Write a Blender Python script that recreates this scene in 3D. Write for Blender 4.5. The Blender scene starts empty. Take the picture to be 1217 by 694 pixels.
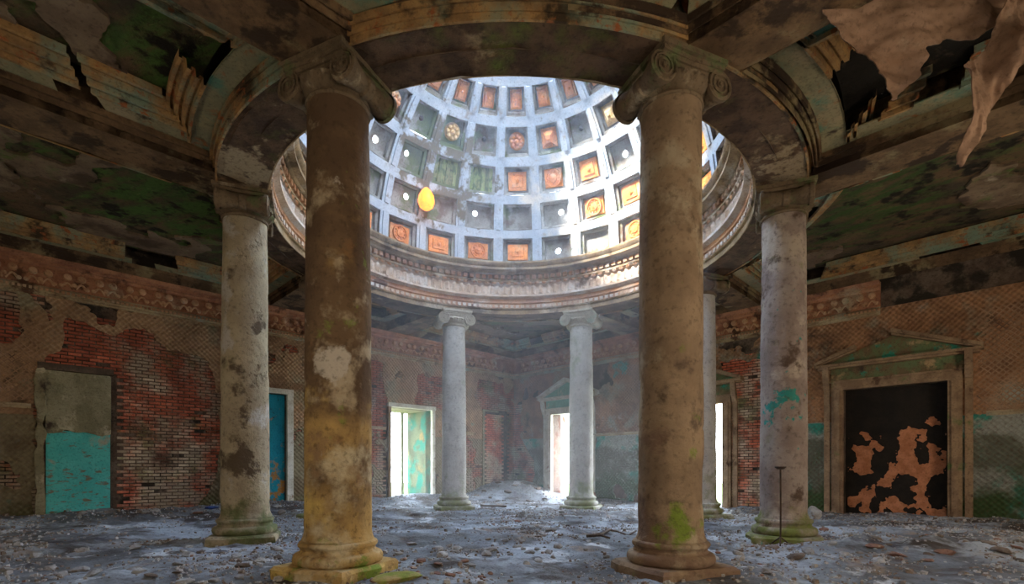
import bpy, math, random
import numpy as np
from mathutils import Vector, Matrix, geometry

# ------------------------------------------------------------------ camera, sky, sun, lights, exposure
scn = bpy.context.scene
COL = scn.collection
random.seed(7)
rng = np.random.default_rng(11)
S = math.sqrt(.5)
OX, OY = .1, 10.7                 # centre of the hall
RX, RY = .0, 10.7                 # centre of the rotunda circle
PI = math.pi
R_ = math.radians

cam_d = bpy.data.cameras.new('camera'); cam = bpy.data.objects.new('camera', cam_d); COL.objects.link(cam)
cam.location = (0, 0, 1.25); cam.rotation_euler = (R_(90), 0, 0)
cam_d.sensor_width = 36; cam_d.lens = 597 / 1217 * 36; cam_d.shift_y = (556 - 347) / 1217
cam_d.clip_start = .05
scn.camera = cam

world = bpy.data.worlds.new('sky'); scn.world = world; world.use_nodes = True
wn = world.node_tree.nodes; wl = world.node_tree.links
wn.clear()
wo = wn.new('ShaderNodeOutputWorld'); bg = wn.new('ShaderNodeBackground')
tc = wn.new('ShaderNodeTexCoord'); sx = wn.new('ShaderNodeSeparateXYZ'); wr = wn.new('ShaderNodeValToRGB')
wl.new(tc.outputs['Generated'], sx.inputs[0]); wl.new(sx.outputs['Z'], wr.inputs[0]); wl.new(wr.outputs[0], bg.inputs[0])
wl.new(bg.outputs[0], wo.inputs[0])
wr.color_ramp.elements[0].position = 0; wr.color_ramp.elements[0].color = (.90, .95, 1, 1)
wr.color_ramp.elements[1].position = .9; wr.color_ramp.elements[1].color = (.56, .74, 1, 1)
bg.inputs[1].default_value = 20.0

sd = bpy.data.lights.new('sun', 'SUN'); sun = bpy.data.objects.new('sun', sd); COL.objects.link(sun)
sd.energy = 24; sd.angle = R_(6); sd.color = (1, .95, .86)
sun.rotation_euler = Vector((3.2, 2.7, -3.1)).to_track_quat('-Z', 'Y').to_euler()

def P(a, b, z=0.0):
    return Vector((OX + (b - a) * S, OY + (a + b) * S, z))

def opening_lamp(a, b, z, w, h, direction, power, color):
    d = bpy.data.lights.new('opening_light', 'AREA'); o = bpy.data.objects.new('opening_light', d); COL.objects.link(o)
    d.shape = 'RECTANGLE'; d.size = w; d.size_y = h; d.energy = power; d.color = color
    o.location = P(a, b, z); o.rotation_euler = (P(*direction) - P(0, 0)).to_track_quat('-Z', 'Z').to_euler()
    return o
WARM = (1, .80, .58)
FRONT = 10.0
FILL_WINS = (-6.2, -1.6, 4.2)
for c in FILL_WINS:                     # added warm fill at invented windows in the two unseen front walls
    opening_lamp(-FRONT - .1, c, 2.6, 1.5, 2.8, (1, 0, 0), 165, WARM)
    opening_lamp(c, -FRONT - .1, 2.6, 1.5, 2.8, (0, 1, 0), 48, WARM)

for a_, b_, w_, dr, pw_ in ((9.9, 2.5, 1.5, (-1, .0, -.1), 130), (4.9, 8.9, 1.5, (.25, -1, -.1), 330), (-.1, 8.9, 1.7, (.5, -1, -.1), 330)):   # daylight entering at the three open doorways
    d_ = opening_lamp(a_, b_, 1.7, w_, 3.0, (1, 0, 0), pw_, (.95, .97, 1))
    v_ = (P(dr[0], dr[1]) - P(0, 0)); v_.z = dr[2]; d_.rotation_euler = v_.to_track_quat('-Z', 'Z').to_euler()
vs = scn.view_settings
vs.view_transform = 'Standard'; vs.look = 'None'; vs.gamma = 1; vs.use_curve_mapping = False
vs.exposure = 0
scn.display_settings.display_device = 'sRGB'
scn.cycles.max_bounces = 7; scn.cycles.diffuse_bounces = 5; scn.cycles.volume_bounces = 0
scn.cycles.sample_clamp_indirect = 6
scn.cycles.use_denoising = True

# ------------------------------------------------------------------ noise
def _h(i, j, k, s):
    n = (i * 374761393 + j * 668265263 + k * 2147483647 + s * 144665) & 0xffffffff
    n = ((n ^ (n >> 13)) * 1274126177) & 0xffffffff
    n = ((n ^ (n >> 16)) * 2246822519) & 0xffffffff
    return ((n ^ (n >> 15)) & 0xffff) / 65535.0
def vnoise(x, y, z=0.0, s=0):
    x, y, z = np.broadcast_arrays(np.asarray(x, float), np.asarray(y, float), np.asarray(z, float))
    xi, yi, zi = np.floor(x).astype(np.int64), np.floor(y).astype(np.int64), np.floor(z).astype(np.int64)
    fx, fy, fz = x - xi, y - yi, z - zi
    fx, fy, fz = (f * f * (3 - 2 * f) for f in (fx, fy, fz))
    r = 0
    for dx in (0, 1):
        for dy in (0, 1):
            for dz in (0, 1):
                w = (fx if dx else 1 - fx) * (fy if dy else 1 - fy) * (fz if dz else 1 - fz)
                r = r + w * _h(xi + dx, yi + dy, zi + dz, s)
    return r
def fbm(x, y, z=0.0, s=0, o=5, r=.55):
    t = 0; a = 1; n = 0; f = 1
    for i in range(o):
        t = t + a * vnoise(np.asarray(x) * f, np.asarray(y) * f, np.asarray(z) * f, s + i * 17); n += a; a *= r; f *= 2.03
    return t / n

# ------------------------------------------------------------------ materials
MATS = {}
def M(name, c1, c2, s=2.0, ov=(), rough=.9, bump=.35, bs=14, vary=0, lath=0, emit=None, spec=.25, stretch=None):
    """c1/c2: base colours mixed by noise; ov: overlays dict(c, s, t, w, z=(z0,z1,amount), p=(x,y,z,r,amount))"""
    m = bpy.data.materials.new(name); MATS[name] = m; m.use_nodes = True
    nt = m.node_tree; N = nt.nodes; K = nt.links
    b = N['Principled BSDF']; b.inputs['Roughness'].default_value = rough
    b.inputs['Specular IOR Level'].default_value = spec
    geo = N.new('ShaderNodeNewGeometry'); pos = geo.outputs['Position']
    def math_(op, a, bb, clamp=False):
        n = N.new('ShaderNodeMath'); n.operation = op; n.use_clamp = clamp
        for i, v in enumerate((a, bb)):
            if isinstance(v, (int, float)): n.inputs[i].default_value = v
            else: K.new(v, n.inputs[i])
        return n.outputs[0]
    def noise(sc, off=0, st=None, det=6, ro=.62):
        mp = N.new('ShaderNodeMapping'); K.new(pos, mp.inputs[0]); mp.inputs[1].default_value = (off * 3.1, off * 1.7, off * 2.3)
        if st: mp.inputs['Rotation'].default_value = (0, 0, R_(st[3]) if len(st) > 3 else 0)
        src = mp.outputs[0]
        if st:
            mp2 = N.new('ShaderNodeMapping'); K.new(src, mp2.inputs[0]); mp2.inputs[3].default_value = st[:3]; src = mp2.outputs[0]
        n = N.new('ShaderNodeTexNoise'); n.inputs['Scale'].default_value = sc; n.inputs['Detail'].default_value = det
        n.inputs['Roughness'].default_value = ro; K.new(src, n.inputs['Vector']); return n.outputs[0]
    def ss(v, lo, hi):
        n = N.new('ShaderNodeMapRange'); n.interpolation_type = 'SMOOTHSTEP'
        n.inputs[1].default_value = lo; n.inputs[2].default_value = hi; K.new(v, n.inputs[0]); return n.outputs[0]
    def mix(f, a, c):
        n = N.new('ShaderNodeMix'); n.data_type = 'RGBA'
        if isinstance(f, (int, float)): n.inputs[0].default_value = f
        else: K.new(f, n.inputs[0])
        if isinstance(a, tuple): n.inputs[6].default_value = a + (1,)
        else: K.new(a, n.inputs[6])
        if isinstance(c, tuple): n.inputs[7].default_value = c + (1,)
        else: K.new(c, n.inputs[7])
        return n.outputs[2]
    base = mix(ss(noise(s, 0, stretch), .38, .62), c1, c2)
    height = noise(bs, 5, None, 8, .7)
    for i, o in enumerate(ov):
        v = noise(o.get('s', 1.2), i * 3 + 11, o.get('st'))
        if 'z' in o:
            z0, z1, am = o['z']; sp = N.new('ShaderNodeSeparateXYZ'); K.new(pos, sp.inputs[0])
            v = math_('ADD', v, math_('MULTIPLY', math_('SUBTRACT', ss(sp.outputs[2], min(z0, z1), max(z0, z1)), 1.0), -am))
        if 'p' in o:
            x, y, z, r, am = o['p']; vd = N.new('ShaderNodeVectorMath'); vd.operation = 'DISTANCE'
            K.new(pos, vd.inputs[0]); vd.inputs[1].default_value = (x, y, z)
            v = math_('ADD', v, math_('MULTIPLY', math_('SUBTRACT', 1.0, ss(vd.outputs['Value'], r * .3, r * 1.2)), am))
        t = o.get('t', .55); w_ = o.get('w', .05) * 1.6; mk = ss(v, t - w_ * .3, t + w_)
        base = mix(math_('MULTIPLY', mk, o.get('a', 1.0)), base, o['c'])
        height = math_('ADD', height, math_('MULTIPLY', mk, o.get('h', -.35)))
    # fine speckle of dirt
    base = mix(math_('MULTIPLY', ss(noise(bs * 1.7, 31, None, 4), .50, .72), .55), base, tuple(v * .35 for v in c2))
    if vary:
        oi = N.new('ShaderNodeObjectInfo'); hs = N.new('ShaderNodeHueSaturation'); K.new(base, hs.inputs['Color'])
        K.new(math_('ADD', math_('MULTIPLY', oi.outputs['Random'], vary * 2), 1 - vary), hs.inputs['Value']); base = hs.outputs[0]
    if lath:
        mp = N.new('ShaderNodeSeparateXYZ'); K.new(pos, mp.inputs[0])
        hz = math_('MULTIPLY', math_('ADD', mp.outputs[0], 0.0), 1.414 * (1 if lath > 0 else -1))
        for sg in (1, -1):
            w = math_('SINE', math_('MULTIPLY', math_('ADD', mp.outputs[2], math_('MULTIPLY', hz, sg)), 2 * PI / (.13 * 1.0)), 0)
            height = math_('ADD', height, math_('MULTIPLY', w, .22))
            base = mix(math_('MULTIPLY', ss(w, .55, .95), .16), base, tuple(v * .4 for v in c2))
    K.new(base, b.inputs['Base Color'])
    if emit:
        b.inputs['Emission Color'].default_value = emit[:3] + (1,); b.inputs['Emission Strength'].default_value = emit[3]
    bp = N.new('ShaderNodeBump'); bp.inputs['Strength'].default_value = bump; bp.inputs['Distance'].default_value = .04
    K.new(height, bp.inputs['Height']); K.new(bp.outputs[0], b.inputs['Normal'])
    return m

MOSS = (.10, .16, .03); DARK = (.05, .035, .025); TURQ = (.06, .42, .38)
GREENL = (.05, .13, .02)
M('soffit', (.13, .08, .05), (.06, .036, .024), 2.5, [dict(c=(.30, .22, .13), s=1.3, t=.60), dict(c=(.11, .14, .03), s=2, t=.62, w=.14, p=(.2, 5.5, 5.9, .9, .14)), dict(c=(.32, .25, .16), s=3, t=.68, p=(-4.3, 7.9, 5.9, .9, .3)), dict(c=(.32, .25, .16), s=3, t=.68, p=(4.5, 7.9, 5.9, .9, .3))], bump=.9, bs=9)
M('beam', (.19, .12, .065), (.10, .062, .035), 2, [dict(c=(.25, .20, .11), s=1.1, t=.55), dict(c=(.045, .028, .018), s=1.5, t=.52, w=.04)], bump=.7, bs=9)
M('moulding', (.42, .25, .10), (.25, .15, .07), 3, [dict(c=(.05, .035, .02), s=1.1, t=.56, w=.04), dict(c=(.20, .27, .20), s=1.0, t=.50, w=.09), dict(c=(.33, .11, .04), s=5, t=.58), dict(c=DARK, s=2.3, t=.61)], bump=.5)
M('ceiling_band', (.30, .27, .16), (.22, .21, .13), 3, [dict(c=(.08, .21, .16), s=1.6, t=.53, w=.08), dict(c=(.30, .13, .05), s=3, t=.60), dict(c=(.34, .28, .17), s=1.1, t=.55), dict(c=DARK, s=2.3, t=.62)], bump=.4)
M('ceiling_base', (.13, .08, .045), (.06, .045, .03), 1.6, [dict(c=(.065, .13, .028), s=1.0, t=.58, w=.12, st=(1, 3, 1, 20), p=(-4.1, 6.1, 6.4, 1.6, .18)), dict(c=(.065, .13, .028), s=1.3, t=.58, w=.12, st=(1, 3, 1, 20), p=(-6.7, 10.2, 6.4, 2.3, .18)), dict(c=(.04, .085, .02), s=1.3, t=.58, w=.12, st=(1, 3, 1, 60), p=(6.7, 10.2, 6.4, 2.2, .14)), dict(c=(.22, .24, .10), s=5, t=.64, a=.5, st=(1, 3, 1, 20)), dict(c=(.02, .014, .01), s=1.6, t=.60), dict(c=(.012, .01, .008), s=2, t=.56, p=(4.8, 6.5, 6.4, 1.7, .22))], bump=1, bs=8)
M('ceiling_plaster', (.22, .16, .11), (.15, .105, .07), 1.4, [dict(c=(.075, .05, .035), s=1.2, t=.53, w=.07), dict(c=(.30, .25, .19), s=2.0, t=.62), dict(c=(.08, .16, .03), s=1.6, t=.60, w=.1)], bump=.6, bs=9)
M('wall_plaster', (.42, .27, .16), (.31, .19, .11), 1.3, [
    dict(c=(.27, .24, .16), s=.9, t=.53, w=.08), dict(c=(.09, .06, .04), s=1.4, t=.60, w=.07),
    dict(c=(.22, .19, .12), s=.8, t=.62, w=.06, z=(2.45, 2.40, .35)),
    dict(c=(.05, .28, .24), s=1.1, t=.70, w=.05, z=(2.45, 2.35, .06)), dict(c=(.13, .10, .06), s=1.1, t=.62, w=.1, z=(2.3, 1.9, .12)), dict(c=(.09, .09, .04), s=1.1, t=.66, w=.1, z=(1.2, .2, .22))], bump=.8, bs=8, lath=1)
M('wall_plaster_right', (.38, .20, .105), (.23, .125, .07), 1.3, [
    dict(c=(.30, .27, .20), s=.9, t=.55, w=.08), dict(c=(.09, .06, .04), s=1.4, t=.60, w=.07),
    dict(c=(.30, .32, .29), s=.8, t=.60, w=.06, z=(2.50, 2.44, .35)),
    dict(c=(.04, .26, .21), s=1.1, t=.64, w=.05, z=(2.5, 2.44, .14)), dict(c=(.12, .13, .10), s=1.1, t=.62, w=.1, z=(2.2, 1.9, .2)), dict(c=(.045, .085, .03), s=1.1, t=.66, w=.1, z=(2.1, .5, .24))], bump=.8, bs=8, lath=-1)
M('mortar', (.16, .12, .09), (.09, .06, .045), 3, [dict(c=(.03, .025, .02), s=1.2, t=.52)], bump=1, bs=10)
M('brick', (.50, .14, .075), (.34, .095, .055), 3, [dict(c=(.42, .34, .25), s=1.3, t=.50, w=.10, z=(3.0, 1.0, .07)), dict(c=(.15, .17, .07), s=1.0, t=.58, w=.09), dict(c=(.10, .045, .03), s=1.2, t=.57, w=.1, z=(2.5, 4.2, .0)), dict(c=(.035, .025, .02), s=1.1, t=.66, w=.1, z=(4.4, 2.6, .0))], vary=.35, bump=.7)
M('turquoise', (.10, .50, .46), (.07, .43, .40), 2, [dict(c=(.20, .17, .12), s=5, t=.60, st=(1, 1, 3), z=(1.6, .9, .05)), dict(c=(.35, .33, .25), s=1.5, t=.62), dict(c=(.35, .10, .05), s=4, t=.70)], bump=.3)
M('blue_paint', (.02, .36, .50), (.02, .28, .40), 2, [dict(c=(.50, .25, .06), s=3.3, t=.62, z=(2.2, .6, .14)), dict(c=(.03, .03, .04), s=3, t=.64)], bump=.3)
M('grey_plaster', (.27, .25, .16), (.19, .17, .10), 2, [dict(c=(.40, .36, .25), s=2, t=.60), dict(c=DARK, s=1.3, t=.62)], bump=.5)
M('white_paint', (.62, .62, .56), (.48, .46, .38), 3, [dict(c=(.22, .14, .09), s=4, t=.62)], bump=.3)
M('door_stone', (.33, .23, .14), (.22, .145, .09), 3, [dict(c=(.09, .05, .03), s=2, t=.60), dict(c=(.12, .17, .06), s=1.5, t=.63), dict(c=(.05, .30, .30), s=1.7, t=.72)], bump=.4)
M('door_green', (.12, .17, .08), (.16, .11, .06), 3, [dict(c=(.03, .26, .18), s=2.2, t=.57), dict(c=(.40, .28, .15), s=1.8, t=.60), dict(c=DARK, s=1.2, t=.58)], bump=.5)
M('pediment_teal', (.16, .42, .36), (.12, .33, .28), 3, [dict(c=(.5, .5, .42), s=2, t=.58)], bump=.3)
M('black_board', (.012, .010, .009), (.02, .015, .012), 3, bump=.4, rough=.8)
M('orange_plaster', (.52, .22, .11), (.38, .15, .07), 5, [dict(c=(.10, .13, .14), s=3, t=.66)], bump=.5)
M('reveal_green', (.13, .15, .09), (.08, .09, .055), 2, [dict(c=(.02, .16, .12), s=1.5, t=.50, z=(1.4, 2.4, 0), p=(-6.6, 14.5, 2.8, 1.3, .16)), dict(c=(.24, .17, .07), s=1.6, t=.58), dict(c=(.10, .07, .04), s=2.4, t=.64)], bump=.4)
M('reveal_red', (.62, .52, .46), (.5, .36, .30), 2, [dict(c=(.42, .12, .07), s=3, t=.55)], bump=.4)
M('rib', (.44, .49, .55), (.35, .41, .49), 2, [
    dict(c=(.22, .15, .08), s=2.2, t=.60, w=.08), dict(c=(.13, .10, .05), s=2.6, t=.66, w=.05, p=(-1.9, 14.1, 9.5, 2.0, .24)), dict(c=(.12, .07, .05), s=4, t=.68),
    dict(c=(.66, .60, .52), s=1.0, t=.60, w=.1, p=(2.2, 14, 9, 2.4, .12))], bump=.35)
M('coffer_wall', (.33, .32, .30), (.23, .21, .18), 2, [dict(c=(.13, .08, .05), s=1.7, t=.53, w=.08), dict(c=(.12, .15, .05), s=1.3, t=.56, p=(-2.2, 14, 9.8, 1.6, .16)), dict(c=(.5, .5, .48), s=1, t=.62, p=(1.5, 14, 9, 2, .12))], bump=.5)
M('coffer_orange', (.82, .32, .09), (.66, .22, .06), 4, [dict(c=(.72, .50, .30), s=1.2, t=.58, w=.1)], bump=.35, vary=.25)
M('coffer_yellow', (.75, .55, .28), (.60, .38, .15), 4, [], bump=.35)
M('green_slat', (.19, .25, .07), (.24, .22, .09), 2, [dict(c=(.07, .11, .03), s=3, t=.5, st=(4, 4, 1))], bump=.5, vary=.3)
M('drum_light', (.62, .50, .40), (.50, .36, .25), 2.5, [dict(c=(.60, .56, .52), s=1.5, t=.52, w=.1), dict(c=(.17, .10, .06), s=1.4, t=.62)], bump=.3)
M('drum_orange', (.58, .33, .18), (.42, .22, .12), 2.5, [dict(c=(.62, .52, .42), s=1.2, t=.53, w=.1), dict(c=(.13, .07, .045), s=1.6, t=.60)], bump=.4)
M('drum_brown', (.38, .27, .15), (.23, .16, .09), 2.5, [dict(c=(.60, .55, .46), s=1.2, t=.56, w=.12), dict(c=(.10, .07, .04), s=1.6, t=.58)], bump=.5)
M('frieze', (.42, .20, .11), (.27, .12, .07), 2.5, [dict(c=(.40, .32, .22), s=1.2, t=.57, w=.1), dict(c=(.10, .05, .03), s=1.6, t=.58)], bump=.5)
M('frieze_light', (.52, .31, .18), (.40, .22, .12), 3, [dict(c=(.42, .38, .28), s=1.2, t=.55, w=.1), dict(c=(.20, .09, .05), s=2.0, t=.60)], bump=.4)
M('cornice_pale', (.40, .32, .20), (.27, .19, .11), 2, [dict(c=(.28, .33, .28), s=.8, t=.54, w=.1), dict(c=(.10, .05, .03), s=1.6, t=.60)], bump=.5)
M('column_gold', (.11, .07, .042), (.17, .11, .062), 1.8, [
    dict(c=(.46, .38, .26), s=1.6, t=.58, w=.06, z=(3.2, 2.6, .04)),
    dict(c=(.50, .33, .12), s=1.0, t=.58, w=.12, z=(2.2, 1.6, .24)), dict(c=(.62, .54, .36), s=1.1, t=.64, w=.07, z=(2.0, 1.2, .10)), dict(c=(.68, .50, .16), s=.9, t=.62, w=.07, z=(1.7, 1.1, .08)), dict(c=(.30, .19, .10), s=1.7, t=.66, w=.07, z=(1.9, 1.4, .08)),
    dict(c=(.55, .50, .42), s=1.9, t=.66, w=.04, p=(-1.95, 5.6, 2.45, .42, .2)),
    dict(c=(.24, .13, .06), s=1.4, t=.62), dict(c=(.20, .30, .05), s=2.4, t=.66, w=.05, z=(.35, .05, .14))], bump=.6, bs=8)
M('column_tan', (.31, .225, .145), (.22, .155, .10), 1.8, [
    dict(c=(.40, .33, .23), s=1.0, t=.58), dict(c=(.12, .085, .06), s=1.5, t=.60, w=.05), dict(c=(.20, .13, .09), s=.9, t=.60, z=(1.9, 1.5, .06)),
    dict(c=(.18, .25, .04), s=2.0, t=.66, w=.05, p=(1.72, 5.6, .62, .42, .24)), dict(c=(.05, .20, .14), s=9, t=.72)], bump=.6, bs=8)
M('column_pale', (.40, .34, .23), (.31, .26, .18), 1.8, [
    dict(c=(.45, .43, .40), s=1.2, t=.55), dict(c=(.10, .075, .05), s=1.5, t=.58, w=.04, h=-.8), dict(c=(.12, .14, .06), s=2.0, t=.64, w=.1, z=(1.4, .2, .22))], bump=.7, bs=8)
M('column_purple', (.32, .27, .24), (.23, .18, .16), 1.8, [
    dict(c=(.40, .34, .28), s=1.2, t=.56), dict(c=(.09, .06, .045), s=1.4, t=.60, w=.04), dict(c=(.03, .24, .21), s=4.5, t=.66, w=.03, p=(4.55, 8.4, 2.25, .42, .2)),
    dict(c=(.15, .18, .05), s=2.0, t=.64, w=.1, z=(.8, .3, .22))], bump=.6, bs=8)
M('column_grey', (.46, .45, .42), (.38, .36, .33), 1.8, [
    dict(c=(.24, .20, .16), s=1.5, t=.60, w=.06), dict(c=(.20, .22, .10), s=1.6, t=.62, w=.1, z=(1.5, .2, .22))], bump=.5, bs=8)
M('capital', (.19, .14, .09), (.12, .088, .055), 2.5, [dict(c=(.13, .15, .07), s=1.8, t=.56), dict(c=(.36, .30, .21), s=2, t=.60)], bump=.5)
M('capital_pale', (.46, .43, .34), (.38, .34, .26), 2.5, [dict(c=(.30, .36, .28), s=1.8, t=.56), dict(c=(.16, .12, .08), s=2, t=.62)], bump=.4)
M('floor', (.20, .23, .265), (.10, .105, .115), .9, [  # greys tinted blue to stand in for sky reflection on the dust
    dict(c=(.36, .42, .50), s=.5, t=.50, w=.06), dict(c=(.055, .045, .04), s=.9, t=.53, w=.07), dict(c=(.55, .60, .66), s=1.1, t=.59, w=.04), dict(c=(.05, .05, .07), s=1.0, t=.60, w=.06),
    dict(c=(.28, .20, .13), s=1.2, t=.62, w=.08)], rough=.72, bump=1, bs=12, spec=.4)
M('pale_rubble', (.34, .35, .36), (.26, .25, .24), 6, [dict(c=(.20, .15, .11), s=5, t=.60)], vary=.3)
M('dark_rubble', (.20, .17, .15), (.13, .10, .08), 6, [dict(c=(.36, .30, .24), s=6, t=.62)], vary=.3)
M('red_rubble', (.26, .15, .11), (.18, .10, .08), 6, [dict(c=(.40, .33, .26), s=5, t=.60)], vary=.2)
M('moss_stone', (.22, .28, .05), (.42, .32, .14), 5, bump=.6)
M('cloth', (.31, .20, .14), (.24, .15, .10), 2.5, [dict(c=(.22, .12, .07), s=2.0, t=.58, w=.1), dict(c=(.52, .42, .32), s=1.6, t=.60, w=.1)], bump=.3)
M('void', (.02, .014, .01), (.04, .026, .016), 5, [dict(c=(.04, .06, .015), s=3, t=.6)], bump=1, stretch=(1, 6, 1, 45))
M('iron', (.03, .026, .022), (.07, .04, .025), 8, rough=.6)
M('wood', (.12, .085, .06), (.07, .05, .035), 6, rough=.8)
M('blue_cloth', (.05, .10, .30), (.03, .06, .18), 6)
M('rust', (.24, .09, .04), (.14, .05, .03), 6)
M('amber_emit', (.9, .38, .02), (.8, .25, .01), 7, rough=.3, emit=(1, .27, .006, 2.2))  # emission stands in for daylight through an orange hole
M('roof', (.1, .09, .08), (.08, .07, .06), 2)
M('grass', (.18, .27, .08), (.28, .30, .12), 2)

# ------------------------------------------------------------------ objects
def tag(o, label=None, cat=None, group=None, kind=None):
    if label: o['label'] = label
    if cat: o['category'] = cat
    if group: o['group'] = group
    if kind: o['kind'] = kind
    return o
def link(name, me, parent=None, loc=None, rot=None):
    o = bpy.data.objects.new(name, me); COL.objects.link(o)
    if parent: o.parent = parent
    if loc is not None: o.location = loc
    if rot is not None: o.rotation_euler = rot
    return o
def empty(name, loc=(0, 0, 0), rz=0, **k):
    o = bpy.data.objects.new(name, None); COL.objects.link(o); o.location = loc; o.rotation_euler = (0, 0, rz); o.empty_display_size = .2
    return tag(o, **k)
class MB:
    def __init__(s): s.v = []; s.f = []
    def add(s, vs, fs):
        n = len(s.v); s.v += [tuple(v) for v in vs]; s.f += [tuple(i + n for i in f) for f in fs]; return s
    def hexa(s, p):  # 8 points: bottom 4 ccw, top 4 ccw
        return s.add(p, [(3, 2, 1, 0), (4, 5, 6, 7), (0, 1, 5, 4), (1, 2, 6, 5), (2, 3, 7, 6), (3, 0, 4, 7)])
    def box(s, x0, x1, y0, y1, z0, z1, T=None):
        p = [(x0, y0, z0), (x1, y0, z0), (x1, y1, z0), (x0, y1, z0), (x0, y0, z1), (x1, y0, z1), (x1, y1, z1), (x0, y1, z1)]
        if T: p = [T(*q) for q in p]
        return s.hexa(p)
    def prism(s, pts, d0, d1, T):  # pts: 2D polygon, extruded d0..d1, T(u,v,d)
        n = len(pts); vs = [T(u, v, d0) for u, v in pts] + [T(u, v, d1) for u, v in pts]
        fs = [tuple(range(n - 1, -1, -1)), tuple(range(n, 2 * n))] + [(i, (i + 1) % n, n + (i + 1) % n, n + i) for i in range(n)]
        return s.add(vs, fs)
    def lathe(s, prof, seg=48, a0=0, a1=2 * PI, T=None, c=(0, 0)):
        full = abs(a1 - a0 - 2 * PI) < 1e-6; m = seg if full else seg + 1; n = len(prof); vs = []
        for i in range(m):
            t = a0 + (a1 - a0) * i / seg
            for r, z in prof:
                q = (c[0] + r * math.cos(t), c[1] + r * math.sin(t), z); vs.append(T(*q) if T else q)
        fs = []
        for i in range(seg):
            j = (i + 1) % m
            for k in range(n - 1): fs.append((i * n + k, j * n + k, j * n + k + 1, i * n + k + 1))
        return s.add(vs, fs)
    def tube(s, pts, r, seg=6):
        pts = [Vector(p) for p in pts]; n = len(pts); vs = []
        for i, p in enumerate(pts):
            d = (pts[min(i + 1, n - 1)] - pts[max(i - 1, 0)]).normalized()
            u = d.cross(Vector((0, 0, 1)) if abs(d.z) < .9 else Vector((1, 0, 0))).normalized(); w = d.cross(u)
            rr = r[i] if isinstance(r, (list, tuple)) else r
            for k in range(seg):
                t = 2 * PI * k / seg; vs.append(p + (u * math.cos(t) + w * math.sin(t)) * rr)
        fs = [(i * seg + k, i * seg + (k + 1) % seg, (i + 1) * seg + (k + 1) % seg, (i + 1) * seg + k) for i in range(n - 1) for k in range(seg)]
        fs += [tuple(range(seg - 1, -1, -1)), tuple(range((n - 1) * seg, n * seg))]
        return s.add(vs, fs)
    def mesh(s, name, mat, smooth=False, fix=True):
        me = bpy.data.meshes.new(name); me.from_pydata(s.v, [], s.f)
        if fix:
            import bmesh
            b = bmesh.new(); b.from_mesh(me); bmesh.ops.recalc_face_normals(b, faces=b.faces); b.to_mesh(me); b.free()
        me.materials.append(MATS[mat])
        if smooth is True: me.shade_smooth()
        elif smooth:
            me.shade_smooth()
            try: me.set_sharp_from_angle(angle=R_(smooth))
            except Exception: pass
        return me
    def build(s, name, mat, parent=None, smooth=False, **k):
        return tag(link(name, s.mesh(name, mat, smooth), parent), **k)

# ------------------------------------------------------------------ wall frames
def TL(s, z, d): return P(8 - d, s, z)      # back-left wall: s runs towards the back corner, d into the room
def TR(s, z, d): return P(s, 8 - d, z)      # back-right wall
def TFL(s, z, d): return P(s, -FRONT + d, z)
def TFR(s, z, d): return P(-FRONT + d, s, z)
def wbox(mb, T, s0, s1, z0, z1, d0, d1): return mb.prism([(s0, z0), (s1, z0), (s1, z1), (s0, z1)], d0, d1, T)

def sdf_rect(s, z, s0, s1, z0, z1):
    return np.maximum(np.maximum(s0 - s, s - s1), np.maximum(z0 - z, z - z1))
def sdf_poly(s, z, pts):
    d = np.full(s.shape, 1e9); ins = np.zeros(s.shape, bool); n = len(pts)
    for i in range(n):
        ax, ay = pts[i]; bx, by = pts[(i + 1) % n]; ex, ey = bx - ax, by - ay
        t = np.clip(((s - ax) * ex + (z - ay) * ey) / (ex * ex + ey * ey + 1e-12), 0, 1)
        d = np.minimum(d, np.hypot(s - ax - t * ex, z - ay - t * ey))
        c = ((ay > z) != (by > z)) & (s < (bx - ax) * (z - ay) / ((by - ay) if by != ay else 1e-12) + ax)
        ins ^= c
    return np.where(ins, -d, d)

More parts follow.
